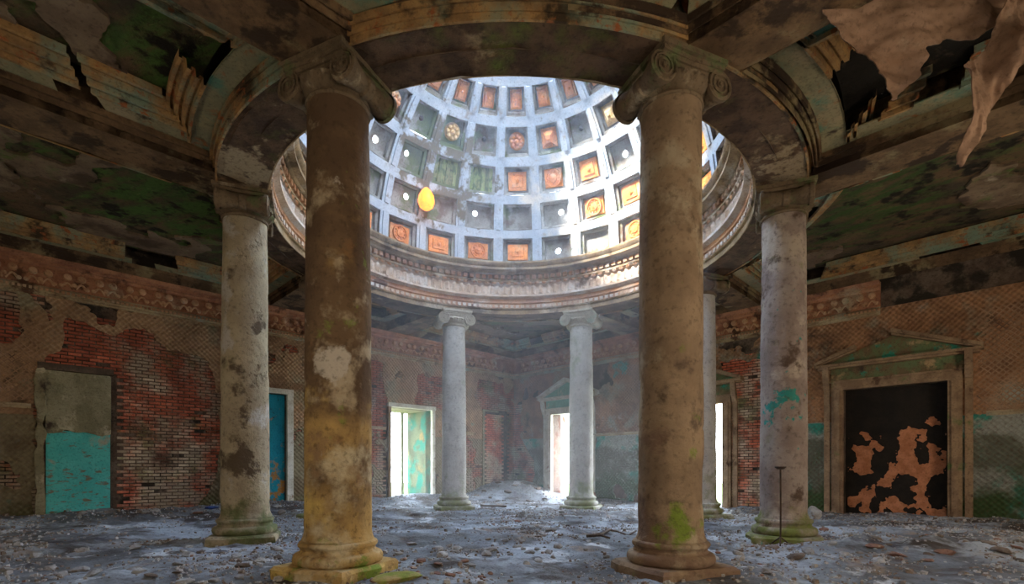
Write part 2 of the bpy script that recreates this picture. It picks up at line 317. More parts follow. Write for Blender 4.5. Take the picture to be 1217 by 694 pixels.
def sheet(T, s0, s1, z0, z1, step, field, d0, d1, rough=.006, seed=0):
    """solid skin where field>0: front at depth d1, torn edges down to d0"""
    ns = int(round((s1 - s0) / step)) + 1; nz = int(round((z1 - z0) / step)) + 1
    gs = np.linspace(s0, s1, ns); gz = np.linspace(z0, z1, nz)
    Sg, Zg = np.meshgrid(gs, gz, indexing='ij')
    Fv = field(Sg, Zg); Dn = (fbm(Sg * 2.2, Zg * 2.2, 0, seed + 5, 4) - .5) * 2 * rough * 2 + d1
    mb = MB(); vid = {}; vs = []; fs = []; low = {}
    def corner(i, j):
        k = (i, j)
        if k not in vid: vid[k] = len(vs); vs.append(T(gs[i], gz[j], Dn[i, j]))
        return vid[k]
    def cross(i, j, i2, j2):
        k = (i, j, i2, j2) if (i, j) < (i2, j2) else (i2, j2, i, j)
        if k not in vid:
            f0, f1 = Fv[i, j], Fv[i2, j2]; t = f0 / (f0 - f1); t = min(max(t, .02), .98)
            s_ = gs[i] + (gs[i2] - gs[i]) * t; z_ = gz[j] + (gz[j2] - gz[j]) * t
            vid[k] = len(vs); vs.append(T(s_, z_, d1)); low[vid[k]] = len(vs); vs.append(T(s_, z_, d0))
        return vid[k]
    Pz = Fv > 0
    for i in range(ns - 1):
        for j in range(nz - 1):
            c = ((i, j), (i + 1, j), (i + 1, j + 1), (i, j + 1)); ps = [Pz[q] for q in c]
            if not any(ps): continue
            if all(ps): fs.append(tuple(corner(*q) for q in c)); continue
            poly = []; cr = []
            for k in range(4):
                a, b = c[k], c[(k + 1) % 4]
                if ps[k]: poly.append(corner(*a))
                if ps[k] != ps[(k + 1) % 4]:
                    v = cross(*a, *b); poly.append(v); cr.append((v, ps[k]))
            if len(cr) == 4: continue
            if len(poly) >= 3: fs.append(tuple(poly))
            a, b = (cr[0][0], cr[1][0]) if cr[0][1] else (cr[1][0], cr[0][0])
            fs.append((b, a, low[a], low[b]))
    mb.v = [tuple(v) for v in vs]; mb.f = fs
    return mb

# ------------------------------------------------------------------ ground, floor
def hfloor(x, y):
    x = np.asarray(x, float); y = np.asarray(y, float)
    a = ((x - OX) * -S + (y - OY) * S); b = ((x - OX) * S + (y - OY) * S)
    h = (fbm(x * 1.1, y * 1.1, 0, 3, 5) - .5) * .22 + (fbm(x * 6, y * 6, 0, 9, 3) - .5) * .06
    h += np.clip((a - 6.2) / 1.6, 0, 1) ** 1.5 * .24
    h += np.clip((b - 7.0) / 1.0, 0, 1) * .08
    h += .62 * np.exp(-(((x - .2) / 1.5) ** 2 + ((y - 20.9) / 1.1) ** 2))
    h += .20 * np.exp(-(((x - 6.4) / 1.9) ** 2 + ((y - 7.9) / .4) ** 2)) * fbm(x * 3, y * 3, 0, 8, 3) * 1.4
    return h
def hf(x, y): return float(hfloor(x, y))
st = .07; g = np.arange(-10.4, 10.41, st); n = len(g)
A, B = np.meshgrid(np.arange(-10.4, 8.9, st), np.arange(-10.4, 8.9, st), indexing='ij'); n0, n1 = A.shape
X = OX + (B - A) * S; Y = OY + (A + B) * S; Z = hfloor(X, Y)
me = bpy.data.meshes.new('floor'); idx = np.arange(n0 * n1).reshape(n0, n1)
me.from_pydata(np.stack([X, Y, Z], -1).reshape(-1, 3).tolist(), [], np.stack([idx[:-1, :-1], idx[1:, :-1], idx[1:, 1:], idx[:-1, 1:]], -1).reshape(-1, 4)[:, ::-1].tolist())
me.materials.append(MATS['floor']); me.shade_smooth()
floor = tag(link('floor', me), 'dusty grey floor with blue sky reflection tinted into its colour, strewn with fine debris under the rotunda', 'floor', kind='structure')
mb = MB(); mb.box(-40, 40, -30, 50, -.6, -.25)
mb.build('ground', 'grass', label='overgrown ground outside the open doorways', cat='ground', kind='structure')

# ------------------------------------------------------------------ walls
WTOP = 6.9
def wall(name, T, doors, mat, label, s0=-FRONT, s1=8.0, th=.5, step=.5):
    """masonry wall with true openings, built from blocks between the openings"""
    mb = MB(); xs = sorted(doors); cur = s0
    for (a, b, z0, z1) in xs:
        wbox(mb, T, cur, a, -.3, WTOP, -th, 0); wbox(mb, T, a, b, z1, WTOP, -th, 0)
        if z0 > -.2: wbox(mb, T, a, b, -.3, z0, -th, 0)
        cur = b
    wbox(mb, T, cur, s1, -.3, WTOP, -th, 0)
    return mb.build(name, mat, label=label, cat='wall', kind='structure')
NICHE = (-7.08, -5.90, .1, 3.47); BLUE = (-3.3, -1.73, .1, 3.45); REARL = (1.79, 3.66, .1, 3.42); CORN = (6.18, 7.45, .1, 3.6)
wallL = wall('wall_back_left', TL, [REARL, (-3.3, -1.73, -.3, 3.45)], 'mortar', 'back left wall with exposed red brick and torn tan plaster', s1=8.5)
WHITED = (4.1, 5.79, -.3, 3.45); SLIT = (-1.13, .9, -.3, 3.3); BIG = (-6.39, -4.3, -.3, 3.3)
wallR = wall('wall_back_right', TR, [WHITED, SLIT, BIG], 'mortar', 'back right wall with orange plaster above a green dado', s1=8.5)
fill_wins = [(c - .75, c + .75, 1.2, 4.0) for c in FILL_WINS]
wall('wall_front_left', TFL, fill_wins, 'wall_plaster', 'front left wall with three added window openings for fill light, left of the camera', s1=8.5)
wall('wall_front_right', TFR, fill_wins, 'wall_plaster', 'front right wall with three added window openings for fill light, right of the camera', s1=8.5)

BRICKPOLY = [(-7.2, .0), (-7.2, 3.59), (-6.8, 3.94), (-6.74, 4.7), (-6.44, 4.72), (-5.88, 4.51), (-5.2, 4.76), (-4.85, 4.35), (-4.24, 4.41), (-3.56, 3.96), (-3.6, 1.16), (-4.01, .34), (-4.09, -.1)]
HOLE = [(-8.5, 5.06), (-7.55, 5.09), (-7.42, 4.48), (-7.2, 4.33), (-7.58, 3.89), (-8.5, 4.1)]
CORNP = [(5.94, 4.83), (7.22, 4.88), (7.37, 4.39), (8.3, 4.0), (8.3, -.1), (5.89, -.1), (6.21, 2.85), (6.17, 3.54), (5.53, 4.17)]
CORNR = [(8.3, 4.0), (7.6, 3.83), (7.6, 2.56), (6.76, 1.53), (6.72, .97), (7.2, .39), (7.2, -.1), (8.3, -.1)]
DARKR = [(-1.1, 4.5), (-2.9, 4.4), (-3.3, 3.2), (-3.0, 1.2), (-2.4, .6), (-2.3, -.1), (-1.1, -.1)]
def fieldL(s, z):
    w = (fbm(s * 1.6, z * 1.6, 0, 41, 5) - .5) * .8
    f = np.minimum(sdf_poly(s, z, BRICKPOLY) + w * .55, sdf_poly(s, z, HOLE) + w * .6)
    f = np.minimum(f, sdf_poly(s, z, CORNP) + w * .5)
    f = np.minimum(f, (fbm(s * .9, z * .9, 0, 71, 6) - .40) * 1.8)
    f = np.minimum(f, sdf_rect(s, z, .2, 1.5, 3.9, 4.8) + w * .9)
    f = np.minimum(f, sdf_rect(s, z, 2.9, 4.6, 3.6, 4.6) + w * 1.1)
    for (a, b, z0, z1) in (REARL, BLUE): f = np.minimum(f, sdf_rect(s, z, a - .02, b + .02, -1, z1 + .02))
    return f
def fieldR(s, z):
    w = (fbm(s * 1.6, z * 1.6, 0, 141, 5) - .5) * .8
    f = np.minimum(sdf_poly(s, z, CORNR) + w * .3, sdf_poly(s, z, DARKR) + w * .8)
    f = np.minimum(f, (fbm(s * .9, z * .9, 0, 171, 6) - .38) * 1.8)
    f = np.minimum(f, sdf_rect(s, z, -3.1, -2.6, 1.9, 3.4) + w * .5)
    f = np.where(s < -3.6, np.maximum(f, .12), f)
    for (a, b, z0, z1) in (WHITED, SLIT, BIG): f = np.minimum(f, sdf_rect(s, z, a - .02, b + .02, -1, z1 + .02))
    return f
sheet(TL, -FRONT, 8, -.1, 5.3, .06, fieldL, .0, .05, .012, 1).build('plaster_layer', 'wall_plaster', wallL, smooth=25)
sheet(TR, -FRONT, 8, -.1, 5.3, .06, fieldR, .0, .05, .012, 2).build('plaster_layer', 'wall_plaster_right', wallR, smooth=25)

def bricks(T, wallo, fld, region, singles, seed, doors=()):
    s0, s1, z0, z1 = region; r = random.Random(seed); L, H = .255, .083; items = []
    k = 0; z = z0
    while z < z1:
        s = s0 - (L / 2 if k % 2 else 0)
        while s < s1: items.append((s, z)); s += L
        z += H; k += 1
    ss_ = np.array([i[0] + L / 2 for i in items]); zz = np.array([i[1] + H / 2 for i in items]); f = fld(ss_, zz)
    keep = []
    for (s, z), fv in zip(items, f):
        if fv > .10: continue
        if any(s + L > a - .03 and s < b + .03 and z < d + .03 for a, b, c, d in doors): continue
        if r.random() < .02: continue
        keep.append((s, z))
    keep.sort(key=lambda q: (T(q[0], 1, 0) - Vector((0, 0, 1))).length + abs(q[1] - 2) * .3)
    J = .014; meshes = []
    def shape(mb, s, z, T):
        d = .022 + r.random() * .014; e = [r.uniform(-.004, .004) for _ in range(4)]; c = .008
        a0, a1, b0, b1 = s + J / 2, s + L - J / 2, z + J / 2, z + H - J / 2
        mb.add([T(a0 + e[0], b0, -.01), T(a1 + e[1], b0, -.01), T(a1 + e[1], b1, -.01), T(a0 + e[0], b1, -.01),
                T(a0 + c, b0 + c, d), T(a1 - c, b0 + c, d + e[2]), T(a1 - c, b1 - c, d), T(a0 + c, b1 - c, d + e[3])],
               [(4, 5, 6, 7), (0, 1, 5, 4), (1, 2, 6, 5), (2, 3, 7, 6), (3, 0, 4, 7)])
    O = T(0, 0, 0)
    for _ in range(6):
        m = MB(); shape(m, 0, 0, lambda s, z, d: T(s, z, d) - O); meshes.append(m.mesh('brick', 'brick'))
    for s, z in keep[:singles]:
        link('brick', r.choice(meshes), wallo, T(s, z, 0))
    if len(keep) > singles:
        m = MB()
        for s, z in keep[singles:]: shape(m, s, z, T)
        m.build('brickwork', 'brick', wallo, kind='stuff')
bricks(TL, wallL, fieldL, (-7.2, -3.2, .2, 4.8), 299, 5, doors=[NICHE])
bricks(TL, wallL, fieldL, (5.5, 8.0, .1, 4.9), 0, 6, doors=[CORN])
bricks(TL, wallL, fieldL, (-3.2, 5.4, .1, 5.2), 0, 7, doors=[REARL, BLUE])
bricks(TL, wallL, fieldL, (-8.6, -7.2, .1, 5.2), 0, 8)
bricks(TR, wallR, fieldR, (6.4, 8.0, .1, 4.0), 0, 9, doors=[WHITED])
bricks(TR, wallR, fieldR, (-3.4, -.9, .1, 4.6), 290, 10, doors=[SLIT])
bricks(TR, wallR, fieldR, (-8.5, -3.4, .1, 5.2), 0, 12, doors=[BIG, SLIT])
# stub bricks between ceiling and frieze are covered by the entablature

# exposed wooden lath (crossed strips) over the masonry
def lattice(T, wallo, s0, s1, z0, z1, fld, seed, mat='wood'):
    m = MB(); p = .12; r = random.Random(seed)
    for sg, dd in ((1, .052), (-1, .060)):
        c = s0 - (z1 - z0)
        while c < s1 + (z1 - z0):
            t = 0; L = .22
            while t < (z1 - z0):
                a = c + t if sg > 0 else c + (z1 - z0) - t; z = z0 + t; a2 = a + sg * L; z2 = z + L
                mid = (a + a2) / 2
                if s0 < mid < s1 and z2 < z1 and fld(np.array([mid]), np.array([(z + z2) / 2]))[0] > .02:
                    m.add([T(a - .014, z, dd), T(a + .014, z, dd), T(a2 + .014, z2, dd), T(a2 - .014, z2, dd), T(a - .014, z, dd + .01), T(a + .014, z, dd + .01), T(a2 + .014, z2, dd + .01), T(a2 - .014, z2, dd + .01)],
                          [(4, 5, 6, 7), (0, 1, 5, 4), (1, 2, 6, 5), (2, 3, 7, 6), (3, 0, 4, 7)])
                t += L
            c += p
    return m.build('lath_lattice', mat, wallo, kind='stuff')
M('lath', (.36, .23, .145), (.27, .165, .10), 3, [dict(c=(.15, .09, .06), s=2, t=.6)])
patch = lambda f, sd, t: (lambda s, z: np.minimum(f(s, z), (fbm(s * .7, z * .7, 0, sd, 4) - t)))
lattice(TL, wallL, -8.6, -7.15, 2.75, 4.6, fieldL, 1, 'lath')
lattice(TL, wallL, -3.6, -.6, 3.6, 5.2, patch(fieldL, 3, .45), 2, 'lath')
lattice(TR, wallR, -8.5, -6.95, 2.45, 5.0, fieldR, 3, 'lath')
lattice(TR, wallR, 1.2, 4.0, 2.7, 5.0, patch(fieldR, 5, .5), 4, 'lath')

# dado rails
def rail(T, wallo, segs, z, mat='cornice_pale'):
    for a, b in segs:
        m = MB(); m.prism([(z - .05, .05), (z - .05, .075), (z, .085), (z + .02, .11), (z + .055, .11), (z + .055, .05)], a, b, lambda u, v, d: T(d, u, v)); m.build('dado_rail', mat, wallo)
rail(TL, wallL, [(-9.9, -7.3), (-1.4, 1.6), (3.9, 5.7)], 2.62)
rail(TR, wallR, [(1.15, 3.75), (-9.9, -7.05)], 2.48)

# recessed niche with turquoise infill, left
o = empty('door_1', TL(-6.5, 0, 0), label='walled up doorway with turquoise lower infill beside the red brick', cat='doorway', kind='structure')
def child(mb, name, mat, parent, smooth=False, **k):
    q = mb.build(name, mat, None, smooth, **k); q.parent = parent; q.matrix_parent_inverse = Matrix.Translation(-parent.location); return q
m = MB(); wbox(m, TL, -7.06, -5.92, -.1, 2.10, .035, .06); child(m, 'painted_infill', 'turquoise', o)
fl = lambda s, z: np.minimum(-sdf_rect(s, z, -7.07, -5.91, -1, 3.46), z - 2.06 - (fbm(s * 3, z * 3, 0, 6, 3) - .5) * .25)
child(sheet(TL, -7.1, -5.9, 1.9, 3.5, .04, fl, .03, .10, .01, 4), 'plaster_infill', 'grey_plaster', o, smooth=25)
m = MB(); wbox(m, TL, -7.2, -5.86, 3.47, 3.62, -.02, .14); child(m, 'lintel', 'wood', o)
for a, b in ((-7.24, -7.07), ):
    w_ = lambda s, z, a=a, b=b: -sdf_rect(s, z, a, b, -1, 3.5) + (fbm(s * 4, z * 4, 0, 16, 4) - .55) * .14
    child(sheet(TL, a - .1, b + .1, 0, 3.5, .035, w_, .0, .15, .012, 4), 'jamb', 'grey_plaster', o, smooth=25)

# blue door, left
o = empty('door_2', TL(-2.5, 0, 0), label='bright blue peeling door behind the pale left column', cat='door', kind='structure')
m = MB(); wbox(m, TL, -3.3, -1.73, .0, 3.45, -.24, -.18); child(m, 'door_leaf', 'blue_paint', o)
for a in (-3.15, -2.45):
    for z in (.35, 1.5, 2.6):
        m = MB(); wbox(m, TL, a, a + .55, z, z + (.9 if z > 1 and z < 2.5 else .65), -.19, -.155); child(m, 'door_panel', 'blue_paint', o)
for s in ((-3.46, -3.28), (-1.75, -1.57)):
    m = MB(); wbox(m, TL, s[0], s[1], -.1, 3.58, -.02, .10); child(m, 'jamb', 'white_paint', o)
m = MB(); wbox(m, TL, -3.46, -1.57, 3.45, 3.60, -.02, .11); child(m, 'lintel', 'white_paint', o)

# open doorway, rear left with deep painted reveal
o = empty('door_3', TL(2.7, 0, 0), label='open doorway with green painted deep reveal, left of the rear left column', cat='doorway', kind='structure')
m = MB(); wbox(m, TL, 3.66, 3.9, -.2, 3.6, -1.75, -.0); child(m, 'reveal', 'reveal_green', o)
m = MB(); wbox(m, TL, 1.3, 3.9, 3.42, 3.7, -1.75, -.5); child(m, 'reveal_head', 'grey_plaster', o)
m = MB(); wbox(m, TL, 3.56, 3.68, -.2, 3.45, -.03, .10); child(m, 'jamb', 'white_paint', o)
m = MB(); wbox(m, TL, 1.70, 1.80, -.2, 3.45, -.03, .10); child(m, 'jamb', 'door_stone', o)
m = MB(); wbox(m, TL, 1.68, 3.70, 3.40, 3.54, -.03, .12); child(m, 'lintel', 'white_paint', o)
m = MB(); wbox(m, TL, 3.30, 3.42, -.2, 3.42, -1.72, -1.62); child(m, 'frame_post', 'white_paint', o)

# blocked door in the dark brick corner
o = empty('door_4', TL(6.8, 0, 0), label='dark bricked up doorway in the far corner', cat='doorway', kind='structure')
m = MB(); wbox(m, TL, 6.20, 7.43, 0, 3.58, .0, .015); child(m, 'infill', 'mortar', o)
m = MB(); wbox(m, TL, 6.10, 6.20, 0, 3.62, .0, .07); child(m, 'jamb', 'grey_plaster', o)
m = MB(); wbox(m, TL, 6.10, 7.0, 3.58, 3.66, .0, .07); child(m, 'lintel', 'grey_plaster', o)
m = MB(); rr = random.Random(3)
for k in range(40):
    for q in range(5):
        s = 6.21 + q * .25 + (.12 if k % 2 else 0); z = .1 + k * .085
        if s + .24 < 7.43 and z < 3.5: wbox(m, TL, s, s + .237, z, z + .07, .0, .025 + rr.random() * .02)
child(m, 'brick_infill', 'brick', o, kind='stuff')

# pedimented door cases on the right wall
def doorcase(name, s0, s1, ztop, m1, m2, label, apex=None, broken=False, deep=.09):
    o = empty(name, TR((s0 + s1) / 2, 0, 0), label=label, cat='doorway', kind='structure')
    for (a, b) in ((s0 - .26, s0), (s1, s1 + .26)):
        m = MB(); wbox(m, TR, a, b, -.1, ztop, -.02, deep + .04); wbox(m, TR, a + .07, b - .07, -.1, ztop, 0, deep + .08); child(m, 'jamb', m1, o)
    for (a, b) in ((s0 - .44, s0 - .30), (s1 + .30, s1 + .44)):
        m = MB(); wbox(m, TR, a, b, -.1, ztop + .02, -.02, deep); child(m, 'pilaster', m1, o)
        m = MB(); m.prism([(0, ztop + .02), (.20, ztop + .62), (.28, ztop + .62), (.24, ztop + .30), (.12, ztop + .02)], a, b, lambda u, v, d: TR(d, v, u + .02)); child(m, 'bracket', m1, o)
    m = MB(); wbox(m, TR, s0 - .26, s1 + .26, ztop, ztop + .2, -.02, deep + .05); wbox(m, TR, s0 - .3, s1 + .3, ztop + .2, ztop + .25, -.02, deep + .09); child(m, 'lintel', m1, o)
    m = MB(); wbox(m, TR, s0 - .28, s1 + .28, ztop + .25, ztop + .62, -.02, deep); child(m, 'frieze_panel', m2, o)
    zc = ztop + .62; e = .62; c = (s0 + s1) / 2; H = .62
    m = MB(); wbox(m, TR, s0 - e, s1 + e, zc, zc + .06, -.02, .32); wbox(m, TR, s0 - e + .06, s1 + e - .06, zc - .05, zc, -.02, .24); child(m, 'cornice', m1, o)
    m = MB(); m.prism([(s0 - e + .1, zc + .06), (s1 + e - .1, zc + .06), (c, zc + .06 + H - .05)], -.02, deep, TR); child(m, 'tympanum', m2, o)
    for sg in (-1, 1):
        A_ = (s0 - e, zc + .05) if sg < 0 else (s1 + e, zc + .05); t0, t1 = 0, 1
        if broken and sg > 0: t1 = .55
        px = lambda t: (A_[0] + (c - A_[0]) * t, A_[1] + H * t)
        p0, p1 = px(t0), px(t1)
        m = MB(); m.prism([p0, p1, (p1[0], p1[1] + .10), (p0[0], p0[1] + .08)], -.02, .34, TR)
        m.prism([(p0[0], p0[1] - .03), (p1[0], p1[1] - .05), (p1[0], p1[1]), p0], -.02, .26, TR); child(m, 'raking_cornice', m1, o)
    return o
d5 = doorcase('door_5', 4.1, 5.79, 3.4, 'white_paint', 'pediment_teal', 'bright open doorway under a pale turquoise pediment behind the rear right column')
m = MB(); wbox(m, TR, 5.79, 5.95, -.2, 3.5, -.9, -.0); child(m, 'reveal', 'reveal_red', d5)
m = MB(); wbox(m, TR, 3.95, 4.1, -.2, 3.5, -.9, -.0); child(m, 'reveal', 'reveal_red', d5)
d6 = doorcase('door_6', -1.13, .9, 3.25, 'door_stone', 'door_green', 'bright open doorway seen as a narrow slit right of the front right column', broken=True)
m = MB(); wbox(m, TR, .9, 1.1, -.2, 3.4, -1.0, 0); child(m, 'reveal', 'reveal_red', d6)
d7 = doorcase('door_7', -6.39, -4.3, 3.3, 'door_stone', 'door_green', 'wide blocked doorway with dark infill and orange plaster patches under a broken pediment', broken=True)
m = MB(); wbox(m, TR, -6.39, -4.3, -.2, 3.3, -.28, -.2); child(m, 'dark_infill', 'black_board', d7)
def fp(s, z):
    f = fbm(s * 3.4, z * 3.4, 0, 93, 5) - .50
    c = np.minimum.reduce([np.hypot((s + 5.75) / .5, (z - 1.5) / .95) - .8, np.hypot((s + 4.75) / .28, (z - 1.35) / .5) - 1, np.hypot((s + 5.35) / .85, (z - .35) / .28) - 1, np.hypot((s + 5.2) / .2, (z - .95) / .2) - 1])
    return np.minimum(f * 2.2 - c * .40, -sdf_rect(s, z, -6.35, -4.35, .05, 2.5))
child(sheet(TR, -6.4, -4.3, 0, 2.6, .035, fp, -.2, -.175, .006, 9), 'plaster_patch', 'orange_plaster', d7, smooth=25)

# ------------------------------------------------------------------ wall entablature: frieze with palmettes and cove
def entab(T, name, s0, s1, label, holes=()):
    o = empty(name, T((s0 + s1) / 2, 5.2, 0), label=label, cat='cornice', kind='structure')
    prof = [(0, 5.12), (.06, 5.12), (.06, 5.16), (.10, 5.18), (.10, 5.22), (.13, 5.24), (.13, 5.28), (.05, 5.30), (.05, 5.34)]
    def strip(prof, nm, mat, a=s0, b=s1):
        m = MB(); k = max(1, int((b - a) / .5)); n = len(prof)
        for i in range(k + 1):
            for d, z in prof: m.v.append(tuple(T(a + (b - a) * i / k, z + (vn(a + i * .5) if 0 else 0), d)))
        for i in range(k):
            for j in range(n - 1): m.f.append((i * n + j, (i + 1) * n + j, (i + 1) * n + j + 1, i * n + j + 1))
        m.f += [tuple(range(n)), tuple(range(k * n + n - 1, k * n - 1, -1))]
        return child(m, nm, mat, o)
    strip(prof, 'lower_moulding', 'cornice_pale')
    strip([(0, 5.32), (.055, 5.34), (.055, 5.76), (0, 5.78)], 'frieze_band', 'frieze')
    strip([(0, 5.76), (.08, 5.76), (.10, 5.80), (.16, 5.82), (.16, 5.87), (.24, 5.90), (.30, 5.95), (.0, 5.955)], 'upper_moulding', 'frieze')
    m = MB(); s = s0
    while s < s1 - .05: wbox(m, T, s, s + .05, 5.225, 5.275, .10, .155); s += .09
    child(m, 'bead_row', 'frieze_light', o, kind='stuff')
    # one palmette motif
    m = MB()
    def disc(cs, cz, r, h, n=10, inner=.45):
        vs = [Q(cs + r * math.cos(2 * PI * i / n), cz + r * math.sin(2 * PI * i / n), .055) for i in range(n)] + \
             [Q(cs + r * .8 * math.cos(2 * PI * i / n), cz + r * .8 * math.sin(2 * PI * i / n), .055 + h) for i in range(n)] + [Q(cs, cz, .055 + h * 1.25)]
        m.add(vs, [(i, (i + 1) % n, n + (i + 1) % n, n + i) for i in range(n)] + [(n + i, n + (i + 1) % n, 2 * n) for i in range(n)])
    base = T(0, 0, 0); Q = lambda s, z, d: T(s, z, d) - base
    disc(-.12, 5.64, .085, .07); disc(.13, 5.64, .085, .07); disc(0, 5.47, .06, .05, 8)
    for sx_ in (-1, 1):
        m.tube([Q(sx_ * (.02 + .2 * t), 5.38 + .13 * math.sin(t * 3.0), .075) for t in [i / 6 for i in range(7)]], .026, 5)
        disc(sx_ * .23, 5.43, .05, .045, 8)
    mo = m.mesh('palmette', 'frieze_light', 40)
    s = s0 + .3; r = random.Random(int(s0 * 7 + 50))
    while s < s1 - .3:
        if r.random() > .1:
            q = link('palmette', mo, o, T(s, 0, 0)); q.matrix_parent_inverse = Matrix.Translation(-o.location)
        s += .575
    return o
entab(TL, 'trim_1', -8.6, 8, 'carved palmette cornice along the back left wall')
entab(TR, 'trim_2', -5.1, 8, 'carved palmette cornice on the back right wall, broken off above the big door')

# ------------------------------------------------------------------ ceiling: beams, ring, bays
ZB = 5.95; ZC = 6.42; RO, RI = 5.42, 4.68; BW = .40; BC = 1.90
def beam(fn, u0, u1, label):
    """fn(u, v, z): u along the beam; soffit is rough"""
    m = MB(); n = 24; k = 6; u = np.linspace(u0, u1, n); v = np.linspace(-BW, BW, k)
    U, V = np.meshgrid(u, v, indexing='ij'); pts = [fn(a, b, 0) for a, b in zip(U.ravel(), V.ravel())]
    hz = (fbm(np.array([p.x for p in pts]) * 2, np.array([p.y for p in pts]) * 2, 0, 33, 4) - .45) * .07
    m.v = [(p.x, p.y, ZB + max(0, h)) for p, h in zip(pts, hz)]
    m.f = [(i * k + j, (i + 1) * k + j, (i + 1) * k + j + 1, i * k + j + 1) for i in range(n - 1) for j in range(k - 1)]
    for vv in (-BW, BW):
        a, b = fn(u0, vv, 0), fn(u1, vv, 0); c = .004
        m.add([(a.x, a.y, ZB + .0), (b.x, b.y, ZB + .0), (b.x, b.y, 6.8), (a.x, a.y, 6.8)], [(0, 1, 2, 3)])
    return m.build('ceiling_beam', 'beam', label=label, cat='beam', kind='structure')
names = {('a', 1, 1): 'far corner, right of the centre', ('a', 1, -1): 'left wall behind the front left column'}
sideN = {0: 'back left wall', 1: 'back right wall', 2: 'front left wall', 3: 'front right wall'}
for side in range(4):
    for sg in (-1, 1):
        c = BC * sg; ext = 7.75 if side < 2 else FRONT - .2
        fn = {0: lambda u, v, z, c=c: P(u, c + v, z), 1: lambda u, v, z, c=c: P(c + v, u, z), 2: lambda u, v, z, c=c: P(c + v, -u, z), 3: lambda u, v, z, c=c: P(-u, c + v, z)}[side]
        beam(fn, 4.75, ext, '%s rough ceiling beam running to the %s' % (('nearer', 'farther')[sg > 0], sideN[side]))

CSEG = 144
def ringz(r, t, z, s=51): return z + max(0, float(fbm(r * math.cos(t) * 2.2 + 30, r * math.sin(t) * 2.2 + 30, 0, s, 4)) - .46) * .12
ring = empty('ring_beam', (RX, RY, ZB), label='circular rough soffited entablature ring resting on the eight columns', cat='beam', kind='structure')
m = MB(); rs = np.linspace(RI, RO, 8)
for i in range(CSEG):
    t = 2 * PI * i / CSEG
    for r in rs: m.v.append((r * math.cos(t), r * math.sin(t), ringz(r, t, 0)))
k = len(rs)
m.f = [(i * k + j, ((i + 1) % CSEG) * k + j, ((i + 1) % CSEG) * k + j + 1, i * k + j + 1) for i in range(CSEG) for j in range(k - 1)]
m.build('soffit', 'soffit', ring, smooth=True)
m = MB(); m.lathe([(RO, .03), (RO, -.01), (RO + .03, -.01), (RO + .03, .07), (RO - .01, .09), (RO + .05, .06), (RO + .06, .06), (RO + .06, .15), (RO + .03, .17), (RO + .09, .14), (RO + .10, .14), (RO + .10, .22), (RO + .05, .24), (RO + .05, .9)], CSEG)
m.build('outer_moulding', 'moulding', ring, smooth=30)

def outline(bay):
    side, kind = bay
    if kind == 'corner':     # canonical a>0,b<0 quadrant signs handled by sa, sb
        sa, sb = side; la = 7.72 if sa > 0 else FRONT - .25; lb = 7.72 if sb > 0 else FRONT - .25; e = BC + BW; h = math.sqrt(RO ** 2 - e ** 2)
        pts = [(e, lb), (la, lb), (la, e), (h, e)]
        t0 = math.atan2(e, h); t1 = PI / 2 - t0
        pts += [(RO * math.cos(t0 + (t1 - t0) * i / 14), RO * math.sin(t0 + (t1 - t0) * i / 14)) for i in range(1, 14)] + [(e, h)]
        pts = [(a * sa, b * sb) for a, b in pts]
    else:
        la = 7.72 if side < 2 else FRONT - .25; e = BC - BW; h = math.sqrt(RO ** 2 - e ** 2); t0 = math.asin(e / RO)
        pts = [(la, -e), (la, e)] + [(RO * math.cos(t0 - 2 * t0 * i / 10), RO * math.sin(t0 - 2 * t0 * i / 10)) for i in range(11)]
        f = {0: lambda a, b: (a, b), 1: lambda a, b: (b, a), 2: lambda a, b: (b, -a), 3: lambda a, b: (-a, b)}[side]
        pts = [f(a, b) for a, b in pts]
    ar = sum(p[0] * q[1] - q[0] * p[1] for p, q in zip(pts, pts[1:] + pts[:1]))
    return pts if ar > 0 else pts[::-1]
def offset(pts, d):
    n = len(pts); out = []
    for i in range(n):
        p0, p1, p2 = (np.array(pts[(i + k) % n]) for k in (-1, 0, 1))
        e1 = (p1 - p0) / np.linalg.norm(p1 - p0); e2 = (p2 - p1) / np.linalg.norm(p2 - p1)
        n1 = np.array([-e1[1], e1[0]]); n2 = np.array([-e2[1], e2[0]]); q = n1 + n2; q /= max(1e-6, q @ n1)
        out.append(tuple(p1 + q * d))
    return out
BAYP = [(0, ZB - .0), (.0, ZB + .12), (.035, ZB + .09), (.05, ZB + .09), (.05, ZB + .19), (.08, ZB + .16), (.11, ZB + .16), (.11, ZB + .25)]
BAND = [(.11, ZB + .24), (.11, ZB + .25), (.42, ZB + .27), (.42, ZB + .25)]
INNER = [(.42, ZB + .25), (.43, ZB + .20), (.47, ZB + .20), (.47, ZB + .29), (.51, ZB + .30), (.51, ZB + .25), (.55, ZB + .25), (.56, ZB + .35), (.60, ZB + .36), (.60, ZB + .31), (.65, ZB + .31), (.66, ZB + .42), (.70, ZB + .43), (.70, ZB + .39), (.74, ZB + .40), (.74, ZC + .03)]
def sweep(pts, prof, seed, hole_t=0):
    m = MB(); rings = [[P(a, b, z) for a, b in offset(pts, d)] for d, z in prof]
    n = len(pts); k = len(prof)
    # subdivide each edge so that pieces can have fallen off
    for e in range(n):
        e2 = (e + 1) % n; L = (rings[0][e] - rings[0][e2]).length; c = max(1, int(L / .12))
        base = len(m.v)
        for i in range(c + 1):
            for j in range(k):
                m.v.append(tuple(rings[j][e].lerp(rings[j][e2], i / c)))
        for i in range(c):
            q = m.v[base + i * k]
            if hole_t and float(fbm(q[0] * .9, q[1] * .9, 0, seed, 4)) > hole_t: continue
            for j in range(k - 1):
                m.f.append((base + i * k + j, base + (i + 1) * k + j, base + (i + 1) * k + j + 1, base + i * k + j + 1))
    return m
